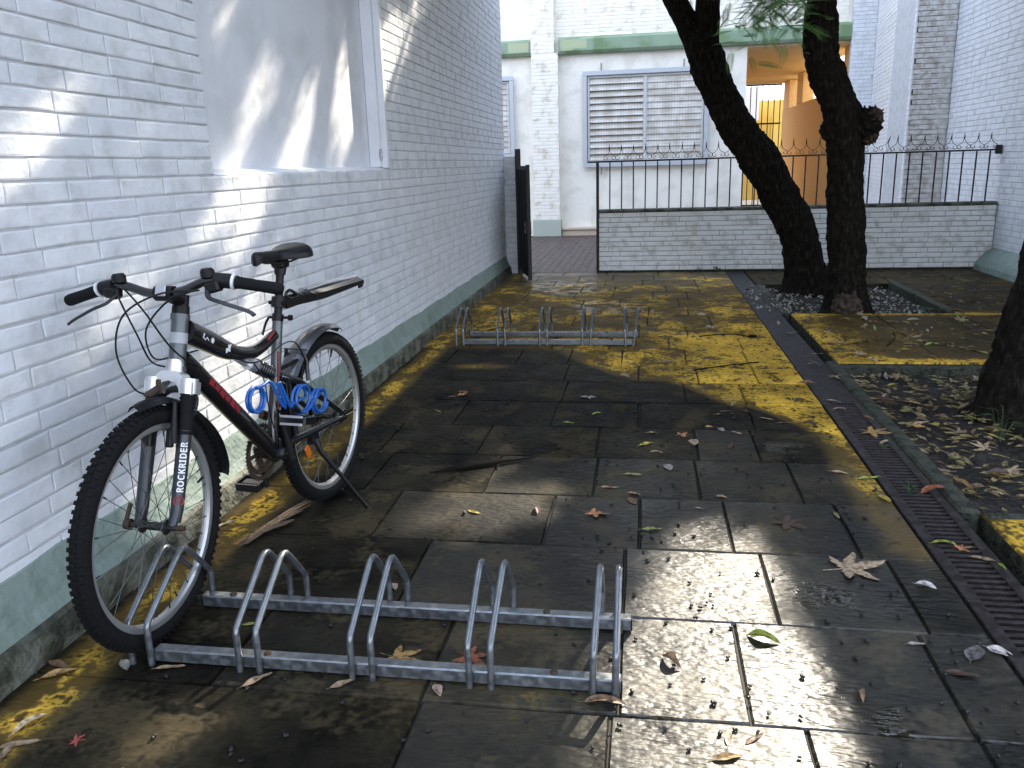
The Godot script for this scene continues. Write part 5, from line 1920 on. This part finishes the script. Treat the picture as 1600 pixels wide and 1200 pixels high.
func build_trees() -> void:
	var gaps := sun_gaps()
	var patch: PackedVector2Array = Geometry2D.offset_polygon(PackedVector2Array([Vector2(0.24, 2.70), Vector2(0.31, 2.64), Vector2(0.31, 2.19), Vector2(0.35, 1.88), Vector2(0.34, 1.45), Vector2(0.32, 0.9), Vector2(-0.05, 0.9), Vector2(-0.05, 1.4), Vector2(-0.04, 1.79)]), 0.17)[0]
	# 1: the leaning, forked one
	var t := thing("leaning_tree", "dark tree trunk that leans left and forks, standing against the low brick wall", "tree", P(1.58, -0.05, 8.45), "trees in beds")
	var off := Transform3D(Basis(), -t.position)
	var tr := put("trunk", limb_mesh([[1.60, -0.08, 8.5, 0.235], [1.584, 0.064, 8.48, 0.195], [1.53, 0.316, 8.45, 0.172], [1.429, 0.626, 8.45, 0.163], [1.257, 0.933, 8.45, 0.166], [1.079, 1.237, 8.45, 0.172], [0.856, 1.538, 8.45, 0.152], [0.692, 1.834, 8.43, 0.150], [0.565, 2.125, 8.4, 0.158], [0.50, 2.30, 8.4, 0.150], [0.47, 2.42, 8.4, 0.09]], 64, 0.018, 0.023, 3, true), M["bark"], t, off)
	put("limb", limb_mesh([[0.50, 2.20, 8.4, 0.12], [0.36, 2.48, 8.4, 0.102], [0.246, 2.70, 8.4, 0.100], [-0.10, 3.40, 8.3, 0.085], [-0.55, 4.30, 8.1, 0.06], [-0.9, 5.2, 7.9, 0.03]], 36, 0.03, 0.011, 4), M["bark"], t, off)
	put("limb", limb_mesh([[0.53, 2.16, 8.4, 0.12], [0.548, 2.40, 8.4, 0.112], [0.548, 2.68, 8.42, 0.108], [0.62, 3.5, 8.6, 0.09], [0.85, 4.6, 8.9, 0.06], [1.0, 5.4, 9.2, 0.03]], 36, 0.03, 0.011, 5), M["bark"], t, off)
	put("limb", limb_mesh([[0.62, 3.4, 8.6, 0.06], [0.2, 4.1, 9.2, 0.045], [-0.3, 4.8, 9.8, 0.02]], 20, 0.05, 0.006, 6), M["bark"], t, off)
	crown(t, [[-0.4, 4.1, 7.2, 1.8, 0.75, 1.7], [0.2, 4.2, 7.9, 1.5, 0.7, 0.9], [-0.5, 3.8, 5.6, 1.3, 0.65, 1.6]], 4800, 41, gaps, patch)
	# 2: the upright one with burls
	var u := thing("burled_tree", "upright tree trunk with a broken burl on its right side, standing in white gravel", "tree", P(1.68, -0.05, 7.2), "trees in beds")
	off = Transform3D(Basis(), -u.position)
	put("trunk", limb_mesh([[1.684, -0.08, 7.2, 0.20], [1.682, 0.022, 7.2, 0.165], [1.671, 0.184, 7.2, 0.146], [1.649, 0.45, 7.2, 0.134], [1.626, 0.711, 7.2, 0.138], [1.603, 0.967, 7.2, 0.132], [1.584, 1.268, 7.2, 0.130], [1.57, 1.40, 7.2, 0.140], [1.55, 1.54, 7.2, 0.135], [1.481, 1.711, 7.2, 0.122], [1.411, 1.857, 7.2, 0.124], [1.358, 2.0, 7.2, 0.123], [1.339, 2.19, 7.2, 0.114], [1.329, 2.42, 7.2, 0.104], [1.40, 2.9, 7.25, 0.098], [1.55, 3.6, 7.3, 0.085], [1.6, 4.5, 7.4, 0.055], [1.7, 5.2, 7.4, 0.03]], 64, 0.018, 0.021, 7, true), M["bark"], u, off)
	for q in [[1.705, 1.475, 7.17, 0.105, 0.55, "bark"], [1.762, 1.53, 7.15, 0.062, 0.75, "cut_wood"], [1.735, 1.40, 7.14, 0.055, 0.6, "cut_wood"], [1.435, 1.455, 7.16, 0.068, 0.35, "bark"], [1.64, 0.045, 7.05, 0.11, 0.35, "cut_wood"]]:
		put("burl", knob_mesh(q[3], int(q[0] * 1000), q[4]), M[q[5]], u, Transform3D(Basis.from_scale(Vector3(1, 1.15, 1)), P(q[0], q[1], q[2])) * Transform3D() if false else Transform3D(Basis.from_scale(Vector3(1, 1.15, 1)), P(q[0], q[1], q[2]) - u.position))
	put("limb", limb_mesh([[1.42, 2.95, 7.25, 0.05], [1.25, 2.85, 7.05, 0.022], [1.02, 2.62, 6.85, 0.010], [0.92, 2.50, 6.8, 0.005]], 14, 0.04, 0.002, 8), M["bark"], u, off)
	put("limb", limb_mesh([[1.50, 3.4, 7.3, 0.06], [2.0, 4.2, 7.0, 0.04], [2.5, 4.9, 6.8, 0.02]], 18, 0.05, 0.005, 9), M["bark"], u, off)
	crown(u, [[1.5, 4.3, 7.3, 1.9, 0.8, 2.0], [2.6, 4.2, 6.8, 1.8, 0.8, 2.0], [2.9, 4.3, 8.0, 1.3, 0.6, 1.2], [2.5, 4.2, 9.1, 0.9, 0.5, 0.7], [3.2, 4.2, 8.9, 0.8, 0.5, 0.8], [0.4, 4.0, 6.6, 1.3, 0.7, 1.3]], 7400, 42, gaps, patch)  # right hand blobs added out of view to shade the paving
	# hanging sprays that dip into view
	var r := RandomNumberGenerator.new()
	r.seed = 77
	var fm := frond_mesh(17, 0.19, 0.040, 0.0095, 0.04)
	for s in 290:
		var c: Vector3
		if s < 255:
			var d := Vector3(r.randfn(0, 0.5), r.randfn(0, 0.5), r.randfn(0, 0.5))
			c = P(clampf(0.98 + d.x * 0.30, 0.6, 1.26), 2.44 + d.y * 0.26 - 0.10 * absf(d.x), 7.15 + d.z * 0.25)
		elif s < 268:
			c = P(1.60 + r.randf_range(-0.04, 0.14), 2.60 + r.randf_range(-0.06, 0.08), 7.45)
		elif s < 279:
			c = P(0.43 + r.randf_range(-0.06, 0.06), 2.82 + r.randf_range(-0.05, 0.08), 8.75)
		else:
			c = P(0.78 + r.randf_range(-0.06, 0.08), 2.86 + r.randf_range(-0.05, 0.08), 8.75)
		var bs := Basis(Vector3(0, 1, 0), r.randf() * TAU) * Basis(Vector3(0, 0, 1), r.randf_range(-0.8, 0.25)) * Basis(Vector3(1, 0, 0), r.randf_range(-0.6, 0.6))
		put("leaf_spray", fm, M["spray_green_lit"], u, Transform3D(bs * Basis.from_scale(Vector3.ONE * r.randf_range(0.7, 1.15)), c - u.position))
	# 3: the near one at the right edge
	var v := thing("thick_tree", "thick dark tree trunk rising from the leaf covered bed at the right edge", "tree", P(1.92, -0.05, 4.25), "trees in beds")
	off = Transform3D(Basis(), -v.position)
	put("trunk", limb_mesh([[1.93, -0.10, 4.25, 0.30], [1.924, 0.01, 4.25, 0.265], [1.90, 0.141, 4.25, 0.225], [1.905, 0.30, 4.25, 0.20], [1.907, 0.46, 4.25, 0.182], [1.93, 0.65, 4.25, 0.165], [2.02, 1.2, 4.3, 0.15], [2.15, 2.0, 4.35, 0.14], [2.2, 2.8, 4.4, 0.12], [2.1, 3.6, 4.5, 0.09], [2.0, 4.4, 4.6, 0.05]], 60, 0.022, 0.020, 12, true), M["bark"], v, off)
	put("limb", limb_mesh([[2.2, 2.7, 4.4, 0.08], [1.9, 3.4, 5.0, 0.055], [1.6, 4.0, 5.6, 0.03]], 20, 0.05, 0.005, 13), M["bark"], v, off)
	put("limb", limb_mesh([[2.2, 2.9, 4.4, 0.08], [2.7, 3.6, 4.0, 0.055], [3.1, 4.1, 3.6, 0.03]], 20, 0.05, 0.005, 14), M["bark"], v, off)
	crown(v, [[2.0, 3.9, 4.9, 2.0, 0.8, 2.2], [3.2, 3.9, 4.4, 1.8, 0.8, 2.0], [0.9, 3.9, 5.4, 1.5, 0.75, 1.4], [1.2, 3.9, 2.2, 2.2, 0.7, 2.2], [3.0, 3.9, 1.2, 2.2, 0.8, 2.2], [1.6, 4.0, -0.8, 2.4, 0.7, 2.0]], 8200, 43, gaps, patch)  # unseen spread over and behind the camera added to darken wall and paving


# ------------------------------------------------------------------ fallen things
func leaf_mesh(kind: String, seed_: int) -> ArrayMesh:
	# one unit long along x, lying in the x-z plane
	var r := RandomNumberGenerator.new()
	r.seed = seed_
	var mb := MB.new()
	if kind == "m":
		var pts := []
		var lobes := [[0.0, 1.0], [0.95, 0.82], [-0.95, 0.82], [1.95, 0.55], [-1.95, 0.55]]
		var n := 60
		for i in n:
			var a := TAU * i / n
			var rad := 0.20
			for l in lobes:
				var da := absf(wrapf(a - l[0], -PI, PI))
				rad = maxf(rad, l[1] * 0.62 * maxf(0.0, 1.0 - pow(da / 0.52, 0.85)) + 0.20)
			rad *= 1.0 + 0.10 * sin(a * 13.0) + r.randf_range(-0.03, 0.03)
			if absf(absf(wrapf(a, -PI, PI)) - PI) < 0.35:
				rad = 0.12
			var x := cos(a) * rad
			var z := sin(a) * rad
			pts.append(Vector3(x - 0.1, 0.10 * rad * rad + 0.07 * sin(a * 3.0 + seed_) * rad + 0.02, z))
		var inner := []
		for p in pts:
			inner.append(Vector3((p.x + 0.1) * 0.5 - 0.1, p.y * 0.35 + 0.012, p.z * 0.5))
		for i in n:
			var k := (i + 1) % n
			mb.tri(Vector3(-0.1, 0.01, 0), inner[i], inner[k], Vector3.UP)
			mb.quad(inner[i], pts[i], pts[k], inner[k], Vector3.UP)
		mb.tube([Vector3(-0.1, 0.012, 0), Vector3(-0.35, 0.03, 0.03), Vector3(-0.62, 0.015, 0.0)], [0.012, 0.010, 0.012], 5)
		return mb.mesh()
	var W: float = {"l": 0.155, "o": 0.27, "c": 0.20}[kind] * r.randf_range(0.85, 1.15)
	var fold := r.randf_range(0.1, 0.45) * (2.6 if kind == "c" else 1.0)
	var arch := r.randf_range(-0.06, 0.10) + (0.12 if kind == "c" else 0.0)
	var bend := r.randf_range(-0.10, 0.10)
	var grid := []
	for i in 13:
		var u := i / 12.0
		var hw := W * pow(sin(PI * pow(u, 0.85)), 0.8) if i > 0 and i < 12 else 0.0
		var row := []
		for j in 7:
			var s := j / 3.0 - 1.0
			var y := 0.015 + arch * sin(u * PI) + fold * hw * absf(s) * absf(s) + 0.018 * sin(u * 9.0 + s * 2.0 + seed_) * absf(s)
			row.append(Vector3(u - 0.5, y, hw * s * (1.0 - 0.3 * fold) + bend * (u - 0.5) * (u - 0.5) * 2.0))
		grid.append(row)
	for i in 12:
		for j in 6:
			mb.quad(grid[i][j], grid[i + 1][j], grid[i + 1][j + 1], grid[i][j + 1], Vector3.UP)
	mb.tube([grid[0][3], grid[6][3] + Vector3(0, 0.004, 0), grid[12][3]], [0.010, 0.007, 0.003], 4)
	mb.tube([grid[0][3], grid[0][3] + Vector3(-0.14, 0.0, 0.02)], [0.010, 0.009], 4)
	return mb.mesh()


func ground_height(x: float, z: float) -> float:
	if x > 1.2 and z > 2.96 and z < 5.22:
		return -0.066 + 0.10 * exp(-(pow(x - 1.95, 2.0) + pow(z - 4.3, 2.0)) / 0.16) + 0.012
	if x > 1.2 and x < 2.42 and z > 7.06 and z < 8.7:
		return -0.035
	if x > 1.12 and x < 1.2 and z > 2.94 and z < 5.27:
		return 0.016
	if x > 0.925 and x < 1.12:
		return 0.005
	return 0.002


func build_leaves() -> void:
	var bank := {}
	for k in ["l", "m", "o", "c"]:
		bank[k] = []
		for i in 6:
			bank[k].append(leaf_mesh(k, 100 + i * 7))
	var r := RandomNumberGenerator.new()
	r.seed = 5
	var rows := [
	["l","green",-1.075,4.081,0.055,-0.73,"small pale green leaf alone on the dark slabs ahead of the bicycle kickstand"],
	["m","orange",-1.018,4.412,0.066,0.05,"small orange lobed leaf touching two tan leaves beyond the bicycle's rear wheel"],
	["l","tan",-1.062,4.356,0.043,0.05,""],
	["l","tan",-1.026,4.480,0.052,0.05,""],
	["m","grey",-0.304,4.395,0.072,-1.19,"tiny whitish leaf on the blackest patch before the yellow paint"],
	["l","lime",-0.237,4.083,0.050,0.60,"thin lime leaf, right one of two on the black patch"],
	["l","lime",-0.368,3.922,0.051,-0.22,"wide lime leaf, left one of two on the black patch"],
	["o","grey",-0.700,3.303,0.036,0.94,"grey leaf lying against the long dark seed pod"],
	["l","tan",0.041,3.786,0.050,0.07,""],
	["l","yellow",0.017,3.617,0.077,0.63,"mottled yellow brown leaf flat on the slabs below the yellow paint"],
	["l","tan",0.062,3.507,0.058,-0.19,""],
	["o","grey",0.108,3.326,0.070,-1.25,"folded grey tan leaf standing on edge at mid paving"],
	["l","olive",-0.036,3.233,0.073,-0.11,"long olive leaf above a pair of overlapping tan leaves"],
	["l","tan",-0.129,3.085,0.073,-0.01,"narrow tan leaf curled along a slab joint"],
	["o","tan",-0.030,3.027,0.051,-0.36,"upper of two overlapping tan leaves beside a slab joint"],
	["o","brown",-0.036,2.950,0.064,-1.11,"lower of two overlapping tan leaves, the browner one"],
	["m","orange",-0.168,2.825,0.082,-0.32,"bright orange lobed plane leaf in the middle of the dark paving"],
	["l","lime",0.034,2.705,0.074,0.17,"long straight lime green leaf on the paving left of the sunlit patch"],
	["l","yellow",-0.620,2.796,0.058,-0.46,"yellow green leaf in the dim sun patch behind the front bicycle rack"],
	["c","pink",-0.387,2.829,0.067,-1.30,"little curled pinkish leaf standing in the dim sun patch"],
	["l","lime",-1.101,1.962,0.052,0.27,"bright green leaf between the rails under the second hoop pair"],
	["m","ochre",-0.627,1.842,0.094,-0.29,"ochre lobed leaf with long stalk leaning on the front rail of the rack"],
	["m","rust",-0.439,1.860,0.085,-0.63,"rust red lobed leaf inside the rack at the fourth hoop pair"],
	["o","pink",-0.753,2.214,0.043,-1.19,"small pink tan leaf showing between the third hoop pair"],
	["l","tan",-0.964,1.708,0.083,0.91,"tan leaf lying before the front rail under the second hoop pair"],
	["l","tan",-0.740,1.718,0.063,0.72,"tan leaf with upturned tip before the front rail under the third hoop pair"],
	["o","pink",-0.494,1.719,0.050,-1.12,"pale oval leaf before the front rail between third and fourth hoop pairs"],
	["l","brown",-0.082,1.717,0.096,0.00,"long brown leaf under the right end of the front rail"],
	["l","tan",-1.221,1.738,0.073,0.27,"tan leaf under the left end of the front rail"],
	["o","grey",-1.348,1.732,0.059,-0.75,"grey leaf crumpled against the front tyre's contact point"],
	["l","brown",-1.529,1.712,0.081,-0.31,"dark brown leaf at the foot of the plinth left of the front tyre"],
	["l","ochre",-1.499,1.673,0.088,0.64,"ochre leaf on the yellow strip left of the front tyre"],
	["l","cream",-1.432,1.483,0.079,1.19,"cream leaf with a sunlit rim near the lower left corner"],
	["m","red",-1.279,1.442,0.032,0.12,"tiny red leaf on black paving near the lower left corner"],
	["l","tan",-1.404,1.416,0.084,0.41,""],
	["l","tan",-1.415,1.383,0.073,1.74,""],
	["l","grey",0.209,2.905,0.035,-0.36,""],
	["m","umber",0.512,2.802,0.102,-0.76,"dark umber lobed leaf just right of the top of the sunlit patch"],
	["m","fawn",0.651,2.475,0.146,0.27,"large fawn five pointed leaf beside the wet gleam right of the sunlit patch"],
	["o","white",0.840,2.380,0.057,-0.53,"white folded scrap of leaf left of the drain grate"],
	["c","leafgreen",0.327,2.038,0.086,-0.40,"plump yellow green spotted leaf in the sunlit patch"],
	["c","tan",0.079,1.901,0.067,-0.86,"curled tan leaf casting a shadow in the left of the sunlit patch"],
	["l","cream",0.197,1.630,0.060,1.37,"upright cream leaf of the three at the bottom of the sunlit patch"],
	["l","brown",0.252,1.630,0.055,0.74,"brown leaf of the three at the bottom of the sunlit patch"],
	["l","ochre",0.188,1.559,0.066,0.31,"ochre leaf of the three at the bottom of the sunlit patch"],
	["c","tan",0.522,1.811,0.046,-1.59,"tan leaf curled on its side right of the sunlit patch"],
	["l","grey",0.717,2.059,0.047,0.11,""],
	["o","slate",0.851,2.029,0.082,1.00,"dark slate grey oval leaf left of the grate near the right edge"],
	["l","umber",0.787,1.933,0.076,-0.15,"umber leaf with a yellow margin left of the grate near the right edge"],
	["o","white",0.916,2.045,0.060,-0.67,"whitish leaf against the rim of the grate near the right edge"],
	["l","leafgreen",0.985,2.673,0.073,-0.12,"green leaf lying on the grate next to an orange leaf"],
	["m","orange",1.028,2.645,0.048,0.10,"little orange leaf lying on the grate"],
	["l","tan",1.069,2.576,0.067,-0.35,""],
	["l","leafgreen",1.105,2.528,0.042,-1.43,""],
	["o","tan",0.300,3.023,0.041,-0.38,""],
	["l","lime",0.898,3.271,0.096,0.30,"lime leaf hooked over the left rim of the grate"],
	["o","yellow",0.901,3.055,0.069,-1.19,"yellow leaf tucked beside the left rim of the grate"],
	["l","white",0.136,2.617,0.038,-1.36,""],
	["l","olive",0.691,2.884,0.051,-1.45,""],
	["m","ochre",1.060,3.853,0.111,-0.55,"ochre torn leaf on the start of the drain grate"],
	["l","fawn",1.069,3.717,0.076,0.85,"fawn leaf on the start of the drain grate"],
	["l","fawn",0.793,3.320,0.068,-0.35,""],
	["l","ochre",1.097,4.086,0.062,-1.06,""],
	["l","rust",1.099,3.141,0.122,0.46,"rust coloured long leaf on the mossy kerb beside the grate"],
	["l","tan",0.383,4.108,0.050,0.06,""],
	["l","fawn",0.441,3.812,0.056,-0.73,""],
	["m","orange",0.184,3.757,0.062,1.06,"orange upright leaf below the yellow paint"],
	["o","grey",0.371,3.857,0.051,-1.14,""],
	["o","fawn",0.231,3.659,0.081,-1.44,""],
	["o","umber",0.795,3.964,0.079,-0.80,"dark umber curled leaf on bright yellow paint beside the drain"],
	["l","fawn",0.986,4.374,0.080,-0.49,""],
	["l","cream",1.100,4.877,0.088,-1.14,"cream leaf on the mossy kerb at the corner of the tree bed"],
	["l","fawn",0.988,4.222,0.063,0.06,""],
	["l","tan",0.609,4.046,0.067,-0.54,""],
	["l","brown",0.680,3.987,0.059,0.06,""],
	["o","umber",0.821,4.378,0.072,0.57,""],
	["l","umber",0.574,5.109,0.082,-0.34,""],
	["l","umber",0.764,4.971,0.081,0.04,""],
	["l","fawn",1.060,6.168,0.069,-1.06,""],
	["l","tan",1.039,5.225,0.068,0.38,""],
	["l","fawn",1.125,5.515,0.063,0.03,""],
	["m","white",-1.583,3.000,0.073,-0.68,"white crumpled leaf beside the bicycle's lower pedal"],
	["l","cream",-1.519,2.617,0.071,1.00,"cream leaf at the foot of the sunlit plinth behind the front wheel"],
	]
	for q in rows:
		var o := put("fallen_leaf", bank[q[0]][r.randi() % 6], M["leaf_" + q[1]], null, Transform3D(Basis(Vector3(0, 1, 0), q[5]) * Basis(Vector3(1, 0, 0), r.randf_range(-0.12, 0.12)) * Basis.from_scale(Vector3.ONE * q[4] * 1.05), P(q[2], ground_height(q[2], q[3]), q[3])))
		tag(o, q[6] if q[6] != "" else "plain dry leaf lying singly on the paving or drain", "leaf", "" if q[6] != "" else "plain dry leaves on the paving")
	# the rest, by area: [x0, x1, z0, z1, how many, label, group]
	var cols := ["tan", "brown", "umber", "ochre", "green", "lime", "olive", "fawn", "fawn", "yellow", "tan", "grey"]
	for a in [[1.22, 2.25, 2.98, 5.15, 118, "dry leaf in the leaf litter round the thick right hand tree", "leaf litter in the near tree bed"],
			[1.22, 2.6, 5.32, 6.98, 62, "dry leaf strewn over the side path between the two tree beds", "leaves on the side path"],
			[-0.2, 1.1, 3.6, 8.6, 36, "small dry leaf on the worn yellow paint beyond the dark slabs", "leaves on the yellow paint"]]:
		for i in a[4]:
			var x := r.randf_range(a[0], a[1])
			var z := r.randf_range(a[2], a[3])
			if Vector2(x - 1.92, z - 4.25).length() < 0.33:
				x -= 0.4
			var kind: String = "l" if r.randf() < 0.78 else ("o" if r.randf() < 0.7 else "m")
			var sz := r.randf_range(0.055, 0.095)
			var o := put("fallen_leaf", bank[kind][r.randi() % 6], M["leaf_" + cols[r.randi() % cols.size()]], null, Transform3D(Basis(Vector3(0, 1, 0), r.randf() * TAU) * Basis(Vector3(1, 0, 0), r.randf_range(-0.5, 0.5)) * Basis(Vector3(0, 0, 1), r.randf_range(-0.25, 0.35)) * Basis.from_scale(Vector3.ONE * sz), P(x, ground_height(x, z) + r.randf_range(0.0, 0.018), z)))
			tag(o, a[5], "leaf", a[6])
	var trs := []
	for i in 1900:
		var x := r.randf_range(1.2, 3.7)
		var z := r.randf_range(2.98, 5.18)
		if i > 1500:
			z = r.randf_range(5.3, 9.7)
		var y := ground_height(x, z)
		trs.append(Transform3D(Basis(Vector3(0, 1, 0), r.randf() * TAU) * Basis(Vector3(1, 0, 0), r.randf_range(-0.4, 0.4)) * Basis.from_scale(Vector3.ONE * r.randf_range(0.05, 0.09)), P(x, y, z)))
	var lt := many("leaf_litter", bank["l"][2], M["leaf_litter"], trs)
	tag(lt, "dark rotting leaf litter covering the tree beds and side path", "leaf litter")
	# berries
	var bm := []
	for i in 4:
		var mb := MB.new()
		for k in 3:
			var c := Vector3(r.randf_range(-0.004, 0.004), 0.003, r.randf_range(-0.004, 0.004))
			mb.lathe([Vector2(0, -0.0035), Vector2(0.0032, -0.0018), Vector2(0.0036, 0.0006), Vector2(0.002, 0.003), Vector2(0, 0.0036)], 6, Transform3D(Basis(Vector3(1, 0, 0), r.randf() * 3.0), c))
		bm.append(mb.mesh())
	for i in 290:
		var x := r.randf_range(-1.3, 0.9)
		var z := 1.25 + 3.2 * pow(r.randf(), 1.15)
		if r.randf() < 0.45:
			x = r.randf_range(-0.2, 0.9)
		var o := put("black_berry", bm[r.randi() % 4], M["berry"], null, Transform3D(Basis(Vector3(0, 1, 0), r.randf() * TAU) * Basis.from_scale(Vector3.ONE * r.randf_range(0.85, 1.45)), P(x, 0.002, z)))
		tag(o, "tiny black berry fallen on the dark paving", "berry", "black berries on the paving")
	# white gravel in the far bed
	var gm := knob_mesh(1.0, 9, 0.3)
	trs = []
	for i in 520:
		var x := r.randf_range(1.22, 2.36)
		var z := r.randf_range(7.1, 8.3) if r.randf() < 0.85 else r.randf_range(8.3, 8.7)
		if r.randf() < 0.12:
			x = r.randf_range(0.95, 1.3)
		trs.append(Transform3D(Basis(Vector3(0.3, 1, 0.2).normalized(), r.randf() * TAU) * Basis.from_scale(Vector3(1.2, 0.6, 0.9) * r.randf_range(0.005, 0.015)), P(x, ground_height(x, z) + 0.002, z)))
	var sm := MB.new()
	sm.lathe([Vector2(0, -1), Vector2(0.7, -0.7), Vector2(1, 0), Vector2(0.65, 0.75), Vector2(0, 1)], 7)
	var gr := many("white_gravel", sm.mesh(), M["gravel_white"], trs)
	tag(gr, "white gravel scattered on the soil round the two far trees", "gravel")
	# splintered wood beside the bicycle
	var w := thing("wood_scrap", "splintered strip of rotten wood on the paving between the bicycle's wheels", "wood scrap", P(-1.325, 0, 2.63))
	for i in 9:
		var mb := MB.new()
		var a := P(-1.385 + r.randf_range(0, 0.03), 0.008, 2.42 + r.randf_range(0, 0.10)) - w.position
		var b := P(-1.285 + r.randf_range(-0.02, 0.02), 0.010, 2.78 + r.randf_range(-0.16, 0.06)) - w.position
		mb.tube([a, a.lerp(b, 0.3) + Vector3(0, r.randf_range(0, 0.006), 0), a.lerp(b, 0.7) + Vector3(r.randf_range(-0.004, 0.004), 0.002, 0), b], [0.003, 0.0085, 0.0075, 0.0015], 5, true, Vector3.UP, 0.8)
		put("splinter", mb.mesh(), M["dead_wood"], w)
	var pod := MB.new()
	pod.tube(smooth_pts([P(-0.89, 0.008, 3.17), P(-0.80, 0.012, 3.215), P(-0.68, 0.013, 3.28), P(-0.56, 0.011, 3.34), P(-0.46, 0.008, 3.39)], 4), [0.002, 0.004, 0.007, 0.010, 0.0125, 0.014, 0.015, 0.0155, 0.015, 0.0145, 0.0135, 0.012, 0.010, 0.0075, 0.005, 0.003, 0.0015], 9, true, Vector3.UP, 0.6)
	tag(put("seed_pod", pod.mesh(), M["dark_pod"]), "long black tapering seed pod lying across the dark slabs", "seed pod")
	var ti := 0
	var tl := ["longest dark twig lying level across the bright yellow paint", "twig ending in a dark knob on the yellow paint near the drain", "short twig lying left of the far bicycle rack beside the plinth", "thin twig crossing the side path between the tree beds"]
	for q in [[[0.30, 5.02], [0.52, 5.12], [0.72, 5.25]], [[0.40, 6.05], [0.62, 6.10], [0.78, 6.02]], [[-1.28, 6.05], [-1.18, 6.25], [-1.10, 6.42]], [[1.62, 5.75], [1.72, 5.95], [1.78, 6.2]]]:
		var mb := MB.new()
		mb.tube(smooth_pts([P(q[0][0], 0.006, q[0][1]), P(q[1][0], 0.014, q[1][1]), P(q[2][0], 0.006, q[2][1])], 4), [0.004], 6)
		if ti == 1:
			mb.tube([P(q[2][0] - 0.03, 0.014, q[2][1]), P(q[2][0] + 0.02, 0.014, q[2][1])], [0.013, 0.010], 8)
		tag(put("twig", mb.mesh(), M["dark_pod"]), tl[ti], "twig", "twigs on the ground")
		ti += 1
	# weeds
	var wi := 0
	var wl := ["thin grass tuft growing at the foot of the thick right hand tree", "green seedling sprouting through the middle of the drain grate", "tiny green seedling farther up between the grate slats", "small weed at the foot of the low wall, left one of two", "small weed at the foot of the low wall, right one of two", "green weed at the corner of the gravel bed beside the right kerb"]
	for q in [[1.62, 3.88, 0.16, 16, 0.0016], [1.00, 3.10, 0.05, 7, 0.005], [1.04, 3.62, 0.035, 5, 0.004], [0.62, 9.76, 0.05, 8, 0.008], [0.83, 9.74, 0.07, 10, 0.009], [2.32, 7.22, 0.06, 12, 0.008]]:
		var mb := MB.new()
		for k in q[3]:
			var a := r.randf() * TAU
			var l: float = q[2] * r.randf_range(0.6, 1.2)
			var o := Vector3(cos(a), 0, sin(a))
			mb.tube([Vector3.ZERO, o * l * 0.35 + Vector3(0, l * 0.8, 0), o * l * 0.9 + Vector3(0, l * 0.75, 0)], [q[4] * 0.5, q[4], q[4] * 0.2], 4, true, Vector3.ZERO, 0.3)
		var x: float = q[0]
		var z: float = q[1]
		tag(put("weed", mb.mesh(), M["weed_green"], null, Transform3D(Basis(), P(x, ground_height(x, z) - 0.004, z))), wl[wi], "weed", "weeds")
		wi += 1


func _ready() -> void:
	rng.seed = 7
	# camera
	cam = Camera3D.new()
	cam.name = "camera"
	cam.transform = Transform3D(Basis(Vector3(0.987453, -0.029660, -0.155105), Vector3(-0.011363, 0.966313, -0.257121), Vector3(0.157506, 0.255657, 0.953851)), Vector3(0, EYE, 0))
	cam.fov = 50.0
	cam.near = 0.05
	cam.far = 300.0
	add_child(cam)
	# sky, exposure
	var we := WorldEnvironment.new()
	we.name = "environment"
	var env := Environment.new()
	env.background_mode = Environment.BG_SKY
	var sky := Sky.new()
	var sm := ProceduralSkyMaterial.new()
	sm.sky_top_color = Color(0.70, 0.77, 0.88)
	sm.sky_horizon_color = Color(0.95, 0.96, 0.98)
	sm.sky_curve = 0.16
	sm.ground_bottom_color = Color(0.30, 0.29, 0.27)
	sm.ground_horizon_color = Color(0.62, 0.62, 0.62)
	sm.sun_angle_max = 8.0
	sky.sky_material = sm
	env.sky = sky
	env.background_energy_multiplier = 1.8
	env.tonemap_mode = Environment.TONE_MAPPER_LINEAR
	env.tonemap_exposure = 2.6
	env.sdfgi_enabled = true
	env.ssao_enabled = true
	env.ssil_enabled = true
	we.environment = env
	add_child(we)
	# sun: ahead and to the right, above the roof of the back building
	var az := deg_to_rad(20.0)
	var el := deg_to_rad(32.5)
	sun_dir = Vector3(sin(az) * cos(el), sin(el), -cos(az) * cos(el))
	var sun := DirectionalLight3D.new()
	sun.name = "sun"
	sun.light_color = Color(1.0, 0.955, 0.88)
	sun.light_energy = 1.6
	sun.light_angular_distance = 0.7
	sun.shadow_enabled = true
	add_child(sun)
	sun.look_at_from_position(Vector3.ZERO, -sun_dir, Vector3.UP)
	make_materials()
	build_ground()
	build_left_building()
	build_back_building()
	build_right_building()
	build_low_wall_and_railing()
	build_gate()
	build_far_yard()
	build_trees()
	build_racks()
	build_bicycle()
	build_leaves()
